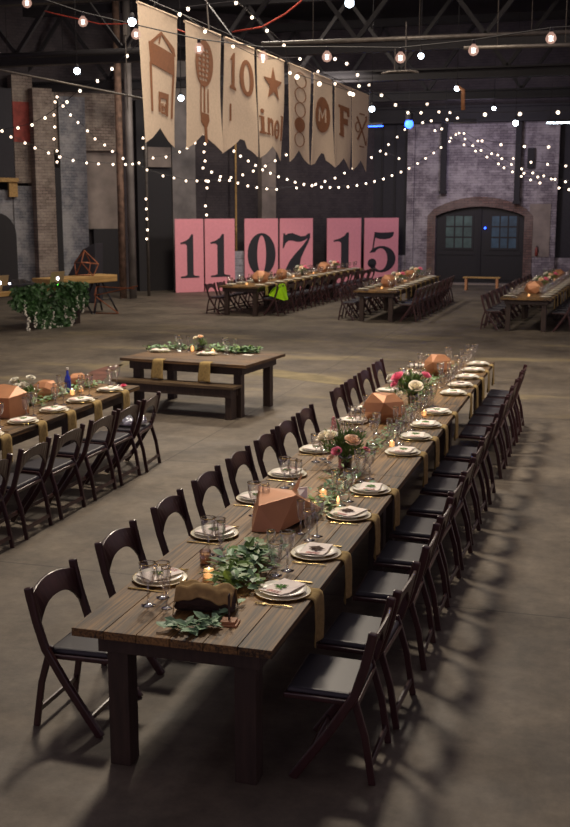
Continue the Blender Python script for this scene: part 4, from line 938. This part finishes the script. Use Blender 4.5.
t = empty('pink_bud', tuple(at(123.5, 386.5, z=.7605))); tag(t, 'single pink flower head lying at the corner of the left table', 'flower'); b = MB(); rose(b, (0, 0, .0), .036, (0, -.3, 1), 99); b.build('petals', 'pinkrose', t, smooth=True)

# ------------------------------------------------------------------ small table and bench
st_h = .73
q = [at(121.4, 353.9, z=st_h), at(246, 365.5, z=st_h), at(274, 350, z=st_h)]
ux = Vector((math.cos(R(-7)), math.sin(R(-7)), 0)); Ls = 1.92; uy = Vector((-ux.y, ux.x, 0)); ang = math.atan2(ux.y, ux.x); Ds = 1.3
cc = q[1]-ux*Ls/2+uy*Ds/2; cc.z = 0
t = empty('farm_table', tuple(cc), ang); tag(t, 'small dark plank table set for two behind the main table, bench in front', 'table')
b = MB()
for i in range(5): b.box(-Ls/2, Ls/2, -Ds/2+i*Ds/5+.0015, -Ds/2+(i+1)*Ds/5-.0015, st_h-.04, st_h)
b.build('table_top', 'boards_x', t, bevel=.002)
b = MB(); a_, c_ = Ls/2-.1, Ds/2-.09
b.box(-a_, a_, -c_, -c_+.03, st_h-.15, st_h-.041); b.box(-a_, a_, c_-.03, c_, st_h-.15, st_h-.041); b.box(-a_, -a_+.03, -c_+.031, c_-.031, st_h-.15, st_h-.041); b.box(a_-.03, a_, -c_+.031, c_-.031, st_h-.15, st_h-.041); b.build('apron', 'tableleg', t, bevel=.003)
for sx in (-1, 1):
    for sy in (-1, 1):
        x = sx*(a_-.09); y = sy*(c_-.09); MB().box(x-.055, x+.055, y-.055, y+.055, 0, st_h-.041).build('leg', 'tableleg', t, bevel=.004)
def lt(u, v, z=st_h+.0005): p = cc+ux*u+uy*v; return (p.x, p.y, z)
for i, px_ in enumerate(((160, 351), (207, 354))):
    p = at(*px_, z=st_h+.01); lab = ['left place at the small table', 'right place at the small table'][i]; j = i
    put(CHG, (p.x, p.y, st_h+.0005), 0, 'cream charger plate, '+lab, 'charger plates on the small table'); put(PLT, (p.x, p.y, st_h+.017), 0, 'white plate on its charger, '+lab, 'white plates on the small table')
    put(PAP, (p.x, p.y, st_h+.033), ang, 'blush paper card on the plate, '+lab, 'menu cards on the small table'); put(SG, (p.x, p.y, st_h+.037), 1, 'green sprig on the plate, '+lab, 'sprigs on the small table')
    e = (Vector((p.x, p.y, 0))-cc).dot(uy)+Ds/2; s = (Vector((p.x, p.y, 0))-cc).dot(ux)
    fe = on_plane(px_[0]-2, 360, cc-uy*Ds/2, cc-uy*Ds/2+ux); sn = (Vector((fe.x, fe.y, 0))-cc).dot(ux)
    put(NAP, lt(sn, -Ds/2+.1, st_h+.002), ang, 'mustard linen napkin over the edge, '+lab, 'napkins on the small table')
    put(KN, lt(s+.17, e-Ds/2), ang, 'gold knife, '+lab, 'knives on the small table'); put(FO, lt(s-.17, e-Ds/2), ang, 'gold fork, '+lab, 'forks on the small table')
    put(GOB, lt(s+.25, e-Ds/2+.14), 0, 'gold-rimmed water goblet, '+lab, 'goblets on the small table'); put(WIN, lt(s+.17, e-Ds/2+.22), 0, 'wine glass, '+lab, 'wine glasses on the small table'); put(FLU, lt(s+.34, e-Ds/2+.22), 0, 'champagne flute, '+lab, 'flutes on the small table')
garland('eucalyptus_branch', [at(x, y, z=st_h+.002) for x, y in ((212, 350), (228, 352), (243, 353), (258, 352))], 330, .075, .045, 'eucalyptus branch on the right half of the small table', 41, ('leaf', 'leaf2'), .14, .06)
garland('eucalyptus_branch', [at(x, y, z=st_h+.002) for x, y in ((146, 350), (165, 349), (182, 349), (205, 350))], 230, .06, .035, 'eucalyptus branch along the back left of the small table', 42, ('leaf2', 'leaf'), .1, .05)
bouquet(tuple(at(201, 350.5, z=st_h+.0005)), .11, [('peach', .02, -.07, .17, .035), ('cream', -.05, -.06, .15, .03)], 'small vase of leaves and pale roses on the small table', 43, small=True, h=.09)
candle(tuple(at(192.5, 351.5, z=st_h+.0005)), 'lit votive candle left of the vase on the small table', .03, .09)
candle(tuple(at(213, 353, z=st_h+.0005)), 'amber glass votive right of the vase on the small table', .032, .06)
p = at(248, 355, z=st_h+.0005); b = MB(); b.box(-.07, .07, -.05, .05, 0, .003); o = b.build('place_card', 'white_card'); o.location = p; o.rotation_euler.z = ang; tag(o, 'white card lying at the right corner of the small table', 'card')
# bench
bz = .45; q0 = at(233, 387.5, z=bz); bl = 1.85; bw = .27
bang = ang; bu = Vector((math.cos(bang), math.sin(bang), 0)); bv = Vector((-bu.y, bu.x, 0)); bc = q0-bu*bl/2+bv*bw/2; bc.z = 0
t = empty('plank_bench', tuple(bc), bang); tag(t, 'long dark wooden bench between the left table and the small table', 'bench')
MB().box(-bl/2, bl/2, -bw/2, bw/2, bz-.04, bz).build('seat_plank', 'bench', t, bevel=.003)
MB().box(-bl/2+.05, bl/2-.05, -bw/2+.02, -bw/2+.05, bz-.15, bz-.041).build('front_rail', 'tableleg', t, bevel=.003)
MB().box(-bl/2+.05, bl/2-.05, bw/2-.05, bw/2-.02, bz-.15, bz-.041).build('back_rail', 'tableleg', t, bevel=.003)
for s in (-1, 1): x = s*(bl/2-.1); MB().box(x-.045, x+.045, -bw/2+.051, bw/2-.051, 0, bz-.041).build('leg', 'tableleg', t, bevel=.003)

# ------------------------------------------------------------------ far tables
def far_table(x0, x1, y0, y1, nm, ys_l, ys_r, set_l, set_r, seed, rot=0):
    """the whole row is turned by rot degrees about the middle of its near end"""
    rn_ = random.Random(seed); n = max(1, round((y1-y0)/3.2)); L = (y1-y0)/n; xc = (x0+x1)/2; a = R(-rot); c, s = math.cos(a), math.sin(a)
    def tr(x, y): return (xc+c*(x-xc)-s*(y-y0), y0+s*(x-xc)+c*(y-y0))
    FT[nm] = (tr, xc, a)
    for k in range(n):
        t = long_table(x0, x1, y0+k*L+.003, y0+(k+1)*L-.003, '%s section from the near end of the %s' % (ORD[k], nm), 'sections of the '+nm)
        q = tr(xc, y0+(k+.5)*L); t.location = (q[0], q[1], 0); t.rotation_euler.z = a
    for i, y in enumerate(ys_l): put(CH, tr(x0-.22, y)+(0,), -PI/2+a+rn_.uniform(-.06, .06), 'dark folding chair, %s from the near end, left of the %s' % (ORD[i], nm), 'chairs left of the '+nm)
    for i, y in enumerate(ys_r): put(CH, tr(x1+.2, y)+(0,), PI/2+a+rn_.uniform(-.06, .06), 'dark folding chair, %s from the near end, right of the %s' % (ORD[i], nm), 'chairs right of the '+nm)
    for i, y in enumerate(set_l): q = tr(x0+.17, y); setting(q[0], q[1], -PI/2+a, .17, 'the '+nm, 'left side of '+nm, i, parts='cpgwu')
    for i, y in enumerate(set_r): q = tr(x1-.17, y); setting(q[0], q[1], PI/2+a, .17, 'the '+nm, 'right side of '+nm, i, parts='cpngwu')
FT = {}
def fr(a, b_, st):
    L = []
    while a < b_: L.append(a); a += st
    return L
T1, T2, T3 = 'far left table', 'far middle table', 'far right table'
far_table(-9.75, -8.6, 27.0, 36.6, T1, fr(27.5, 36.4, .72), fr(27.55, 36.4, .72), fr(27.5, 36.4, .72), fr(27.5, 36.4, .72), 1, 4)
far_table(-6.0, -4.92, 26.4, 33.0, T2, fr(26.9, 32.8, .7), fr(26.95, 32.8, .7), fr(26.8, 32.8, .7), fr(26.8, 32.8, .7), 2, .8)
far_table(-2.35, -1.2, 25.2, 34.8, T3, fr(25.7, 34.6, .72), fr(25.7, 34.6, .72), fr(25.6, 34.6, .72), fr(25.6, 34.6, .72), 3, 3)
def fcentre(nm, x, spec, seed):
    tr, xc, a = FT[nm]
    for k, (kind, y, sz) in enumerate(spec):
        x, y = tr(xc, y); c_ = ORD[sum(1 for q in spec[:k] if q[0] == kind)]
        if kind == 'g': geode((x, y, .7615), seed+k, sz, 'copper faceted box, %s such box from the near end of the %s' % (c_, nm), seed+k)
        elif kind == 'b': bouquet((x, y, .7605), sz, [('peach', .0, -.12, .2, .06), ('pinkrose', .1, -.1, .22, .055), ('whitefl', -.12, -.08, .22, .055), ('cream', -.04, -.14, .12, .05)], 'flower arrangement, %s such vase from near end of the %s' % (c_, nm), seed+k, small=True)
        else: candle((x, y, .7605), 'lit votive candle, %s candle from the near end of the %s' % (c_, nm), .035, .06)
fcentre(T1, -9.05, [('c', 27.6, 0), ('g', 28.6, .4), ('g', 30.2, .36), ('c', 31.2, 0), ('b', 32.0, .2), ('c', 33, 0), ('g', 34, .38), ('b', 35.2, .2)], 50)
fcentre(T2, -5.45, [('c', 27.2, 0), ('g', 28, .38), ('b', 29.4, .22), ('c', 30.2, 0), ('g', 31, .34), ('b', 32, .2)], 70)
fcentre(T3, -1.85, [('c', 25.8, 0), ('g', 26.8, .36), ('b', 28.2, .2), ('b', 30.5, .24), ('c', 31.5, 0), ('g', 32.5, .34)], 90)
# lime vest hung on a chair back of the far left table
vq = FT[T1][0](-8.19, 27.55)
b = MB()
def wob(u, v): return .018*math.sin(u*8+v*5)
b.grid(lambda u, v: ((u-.5)*.5, .03+.12*v+wob(u, v), -v*.5), 12, 10)
b.grid(lambda u, v: ((u-.5)*.5, .0-.34*v+wob(u, v), -v*.34+.05*math.sin(v*3)), 12, 10)
b.grid(lambda u, v: ((u-.5)*.5, -.02+.05*v, .006), 12, 1)
for s_ in (-.25, .25): b.grid(lambda u, v: (s_+wob(u, v)*.5, (.03+.12*v)*u+(-.34*v)*(1-u), -v*(.34+.16*u)), 6, 8)
o = b.build('safety_vest', 'neon', solid=.01); o.scale = (.8, .85, .8); o.location = (vq[0], vq[1], .80); o.rotation_euler.z = -PI/2; tag(o, 'lime green vest hung over a chair back at the far left table', 'vest')
# low bench in front of arched door
t = empty('low_bench', (-4.15, 37.9, 0)); tag(t, 'small light wooden bench in front of the arched double doors', 'bench')
MB().box(-.62, .62, -.15, .15, .41, .45).build('seat_plank', 'orange', t, bevel=.004)
for s in (-1, 1): MB().box(s*.52-.04, s*.52+.04, -.13, .13, 0, .409).build('leg', 'block', t)

# ------------------------------------------------------------------ sound desk with hanging greenery, trestle desk and wire shapes
dr = at(81, 286, z=.9); dl = at(0, 292.5, z=.9); du = (dr-dl).normalized(); dv = Vector((-du.y, du.x, 0)); Ld = 4.2; Wd = .85
dc = dr-du*Ld/2+dv*Wd/2; dc.z = 0; dang = math.atan2(du.y, du.x)
t = empty('wooden_desk', tuple(dc), dang); tag(t, 'raw wooden desk at left with greenery hanging from its front', 'desk')
MB().box(-Ld/2, Ld/2, -Wd/2, Wd/2, .80, .90).build('desk_top', 'orange', t, bevel=.01)
for sx in (-1, 1):
    for sy in (-1, 1): x = sx*(Ld/2-.12); y = sy*(Wd/2-.1); MB().box(x-.08, x+.08, y-.08, y+.08, 0, .799).build('leg', 'tableleg', t, bevel=.005)
def dk(u, v, z=.9005): p = dc+du*(Ld/2-u)+dv*v; return (p.x, p.y, z)
rn2 = random.Random(77); iv = MB(); WF = []
def px2u(x): return (dr-on_plane(x, 288, dl, dr)).length
for k in range(2600):
    x = rn2.uniform(10, 84); lim = 300+38*math.exp(-((x-48)/17)**2) if x > 13 else 300; y = 281+(lim-281)*rn2.random()**.8
    u = px2u(x); zz = .92-(y-284)*.0235*1.02; zz = max(.03, zz)
    p = Vector(dk(u, -Wd/2-.02-rn2.random()*.22, 0)); p.z = zz
    leaf(iv, p, Vector((rn2.uniform(-1, 1), rn2.uniform(-1, 1), rn2.uniform(-1.3, .3))), rn2.uniform(.08, .16), rn2.uniform(.05, .09), rn2, (rn2.uniform(-1, 1), -1, rn2.uniform(-.2, .8)))
for k in range(300):
    x = rn2.uniform(30, 86); p = Vector(dk(px2u(x), -Wd/2+rn2.uniform(-.1, .25), .92+rn2.random()*.05))
    leaf(iv, p, Vector((rn2.uniform(-1, 1), rn2.uniform(-1, 1), rn2.uniform(-.3, .6))), .12, .07, rn2)
for (x, y) in ((17, 302), (20, 318), (27, 314), (35, 322), (41, 326), (50, 330), (53, 332), (58, 308), (63, 322), (66, 314), (70, 300), (76, 305), (62, 327), (45, 315)):
    u = px2u(x); zz = .92-(y-284)*.024
    wf = MB()
    for j in range(16):
        p = Vector(dk(u+rn2.uniform(-.03, .03), -Wd/2-.2-rn2.random()*.06, 0)); p.z = max(.02, zz+.2-j*.022); wf.ball(tuple(p-dc), .022, 5)
    WF.append(wf)
gt = empty('hanging_greenery', tuple(dc)); tag(gt, 'large swag of ivy and white blooms hanging off the front of the raw wood desk', 'greenery')
iv.v = [tuple(Vector(v)-dc) for v in iv.v]; iv.build('ivy', 'ivy', gt)
for wf in WF: wf.build('bloom_spray', 'whitefl', gt)
def laptop(u, v, rz, label, lit):
    t = empty('laptop', dk(u, v), rz); tag(t, label, 'laptop', None)
    MB().box(-.17, .17, -.12, .12, 0, .015).build('keyboard_base', 'metal', t, bevel=.004)
    b = MB(); b.hexa([(-.17, -.12, .016), (.17, -.12, .016), (.17, -.108, .016), (-.17, -.108, .016), (-.17, -.17, .24), (.17, -.17, .24), (.17, -.158, .24), (-.17, -.158, .24)]); sc = b.build('lid', 'metal', t, bevel=.004)
    b = MB(); b.tube([(0, -.15, .13), (0, -.1555, .131)], .03, 14); b.build('round_light', lit, sc); t.scale = (1.5,)*3
laptop(px2u(6), .0, dang, 'open laptop with glowing round mark, left one on the raw wood desk', 'logo')
laptop(px2u(66), .1, dang+.15, 'open laptop with glowing round mark, right one on the raw wood desk', 'logo')
t = empty('audio_mixer', dk(px2u(27), .05), dang); t.scale = (1.3,)*3; tag(t, 'dark sound mixer between the two laptops on the raw wood desk', 'mixer')
MB().hexa([(-.4, -.2, 0), (.4, -.2, 0), (.4, .2, 0), (-.4, .2, 0), (-.4, -.2, .1), (.4, -.2, .1), (.4, .2, .16), (-.4, .2, .16)]).build('case', 'black', t, bevel=.01)
b = MB()
for k in range(16): b.lathe([(.014, 0), (.012, .03)], 8, (-.34+.045*k, -.1+.06*(k % 3), .118+.009*(k % 3)))
b.build('knobs', 'pipe', t); MB().ball((-.2, -.15, .12), .02, 8).build('indicator', 'logo', t)
t = empty('headphones', dk(px2u(43), -.05, .9005), dang); tag(t, 'pink headphones beside the sound mixer on the raw wood desk', 'headphones')
b = MB(); b.tube([(.12*math.cos(PI*k/10), 0, .03+.12*math.sin(PI*k/10)) for k in range(11)], .012, 8); b.build('headband', 'pipe', t, smooth=True)
for s in (-1, 1): b = MB(); b.tube([(s*.1, 0, .045), (s*.15, 0, .045)], .045, 12); b.build('ear_cup', 'pinkrose', t, smooth=True)
b = MB(); b.ball(dk(px2u(61), -.3, .96), .03, 8); tag(b.build('signal_light', 'green_led'), 'tiny green light in the ivy left of the right laptop', 'light')
# farther trestle desk
e0 = at(84, 275, z=.95); e1 = at(117, 276.5, z=.95); eu = (e1-e0); eu.z = 0; Le = 2.4; eu.normalize(); ev = Vector((-eu.y, eu.x, 0)); 
if ev.y < 0: ev = -ev
ec = at(116, 277, Y=27.2); ec = Vector((ec.x, ec.y, 0))-du*Le/2+dv*.3; eang = dang
t = empty('trestle_desk', tuple(ec), eang); tag(t, 'thick raw timber slab desk behind the greenery, right end on a black trestle', 'desk')
MB().box(-Le/2, Le/2, -.35, .35, .82, 1.0).build('timber_slab', 'orange', t, bevel=.015)
for s in (-.15, .8):
    b = MB()
    for dx, dy in ((-.35, -.28), (.35, -.28), (-.3, .28), (.35, .28)): b.tube([(s+dx*.15, dy*.4, .81), (s+dx*1.25, dy, 0)], .025, 8)
    b.tube([(s-.25, -.2, .35), (s+.25, -.2, .35)], .015, 6); b.build('trestle', 'black', t, smooth=True)
def wireframe(loc, s, label, pts, edges, r=.012):
    t = tag(empty('copper_wire_shape', tuple(loc)), label, 'ornament'); b = MB()
    for i, j in edges: b.tube([Vector(pts[i])*s, Vector(pts[j])*s], r, 6)
    b.build('wire_frame', 'copper2', t)
pts = [(0, 0, 1), (.5, .2, .45), (-.5, .1, .5), (.1, -.5, .55), (0, .5, .5), (.4, -.1, .0), (-.35, -.1, .02), (.0, .3, .0)]
ed = [(0, 1), (0, 2), (0, 3), (0, 4), (1, 3), (3, 2), (2, 4), (4, 1), (5, 1), (5, 3), (6, 3), (6, 2), (7, 4), (5, 6), (6, 7), (7, 5)]
wl = ec+du*.35; wireframe((wl.x, wl.y, 1.0), .66, 'open faceted copper wire frame standing on the timber slab desk', pts, ed, .016)
p = ec+du*.6-dv*.75
wireframe((p.x, p.y, 0), .95, 'large copper wire frame leaning on the floor under the timber slab desk', [(-.6, 0, .02), (-.55, .1, .75), (.75, -.05, .8), (-.6, .05, .5), (.65, 0, .72), (.1, .1, .02)], [(0, 1), (1, 4), (3, 2), (0, 5), (1, 3), (5, 3)], .016)
p = at(64, 272, Y=29.5)
b = MB(); q0 = Vector((p.x, 29.5, 0)); b.hexa([q0+Vector(v) for v in ((-.4, 0, 0), (1.0, 0, 0), (1.0, .5, 0), (-.4, .5, 0), (.6, 0, 1.55), (1.05, 0, 1.75), (1.05, .5, 1.75), (.6, .5, 1.55))]); tag(b.build('covered_stack', 'black', bevel=.03), 'dark sloping covered pile behind the right laptop', 'pile')

# ------------------------------------------------------------------ light
def area(name, loc, target, size, power, col, spread=180, sizey=None):
    l = bpy.data.lights.new(name, 'AREA'); l.energy = power; l.color = col; l.size = size; l.spread = R(spread)
    if sizey: l.shape = 'RECTANGLE'; l.size_y = sizey
    o = bpy.data.objects.new(name, l); COL.objects.link(o); o.location = loc
    o.rotation_euler = (Vector(target)-Vector(loc)).to_track_quat('-Z', 'Y').to_euler(); return o
def point(name, loc, r, power, col):
    l = bpy.data.lights.new(name, 'POINT'); l.energy = power; l.color = col; l.shadow_soft_size = r
    o = bpy.data.objects.new(name, l); COL.objects.link(o); o.location = loc; return o
WARM = (1, .86, .68)
area('overhead_light', (-4.6, 11.5, 9.0), (-3.4, 11.0, 0), 1.0, 720, WARM)
area('overhead_light', (-5.5, 20, 9.0), (-5, 20, 0), 1.4, 860, WARM)  # added lamp, lights the farther part of the hall
area('overhead_light', (-9, 28, 9.0), (-9, 28.5, 0), 1.4, 520, (1, .88, .74))  # another added lamp, for the far left tables
area('roof_fill', (-4, 12, 9.1), (-4, 12, 0), 12, 330, (.84, .74, .82), sizey=22)  # added soft fill for the ambient light, no window is built here
area('wall_flood', (-4.6, 36.6, 5.6), (-4.6, 41, 3.0), 1.4, 80, (.84, .76, 1.0))
area('board_fill', (-7.5, 31.0, 5.8), (-10.5, 37.0, 1.4), .8, 190, (1, .92, .86))  # added fill that brightens the number boards
area('banner_fill', (1.5, 11.0, 6.4), (-2.0, 20, 4.6), .8, 290, (1, .88, .76))  # added fill that brightens the banners, no fixture built
area('left_wall_light', (-12.0, 27.5, 6.5), (-16.5, 32, 2.5), .8, 60, (.95, .88, .86))  # area light aimed at the left wall, no fixture built
point('pilaster_glow', tuple(at(53, 130, Y=27)+Vector((0, -.2, 0))), .3, 22, (1, .7, .45))
point('candle_light', tuple(at(209, 572, z=.9)), .03, .5, (1, .7, .35)); point('candle_light', tuple(at(323, 490, z=.9)), .03, .5, (1, .7, .35))
point('blue_light', tuple(at(409, 124, Y=33)+Vector((0, .4, -.3))), .1, 12, (.1, .25, 1))

w = bpy.data.worlds.new('World'); S.world = w; w.use_nodes = True
bg = w.node_tree.nodes['Background']; bg.inputs[0].default_value = (.64, .50, .62, 1); bg.inputs[1].default_value = .5

cam = bpy.data.cameras.new('camera'); co = bpy.data.objects.new('camera', cam); COL.objects.link(co)
co.location = (0, 0, EYE)
co.matrix_world = Matrix.Translation((0, 0, EYE)) @ Matrix((RT, UP, -FW)).transposed().to_4x4()
cam.sensor_fit = 'VERTICAL'; cam.sensor_height = 36; cam.lens = F/827*36; cam.clip_end = 200
cam.dof.use_dof = True; cam.dof.focus_distance = 6.6; cam.dof.aperture_fstop = 5.6
S.camera = co
S.view_settings.view_transform = 'Standard'; S.view_settings.look = 'None'; S.view_settings.gamma = 1; S.view_settings.exposure = 0

for o in bpy.data.objects:
    if 'label' in o and not o.parent and not 3 < len(o['label'].replace('-', ' ').split()) <= 16: print('LABEL?', len(o['label'].split()), o['label'])
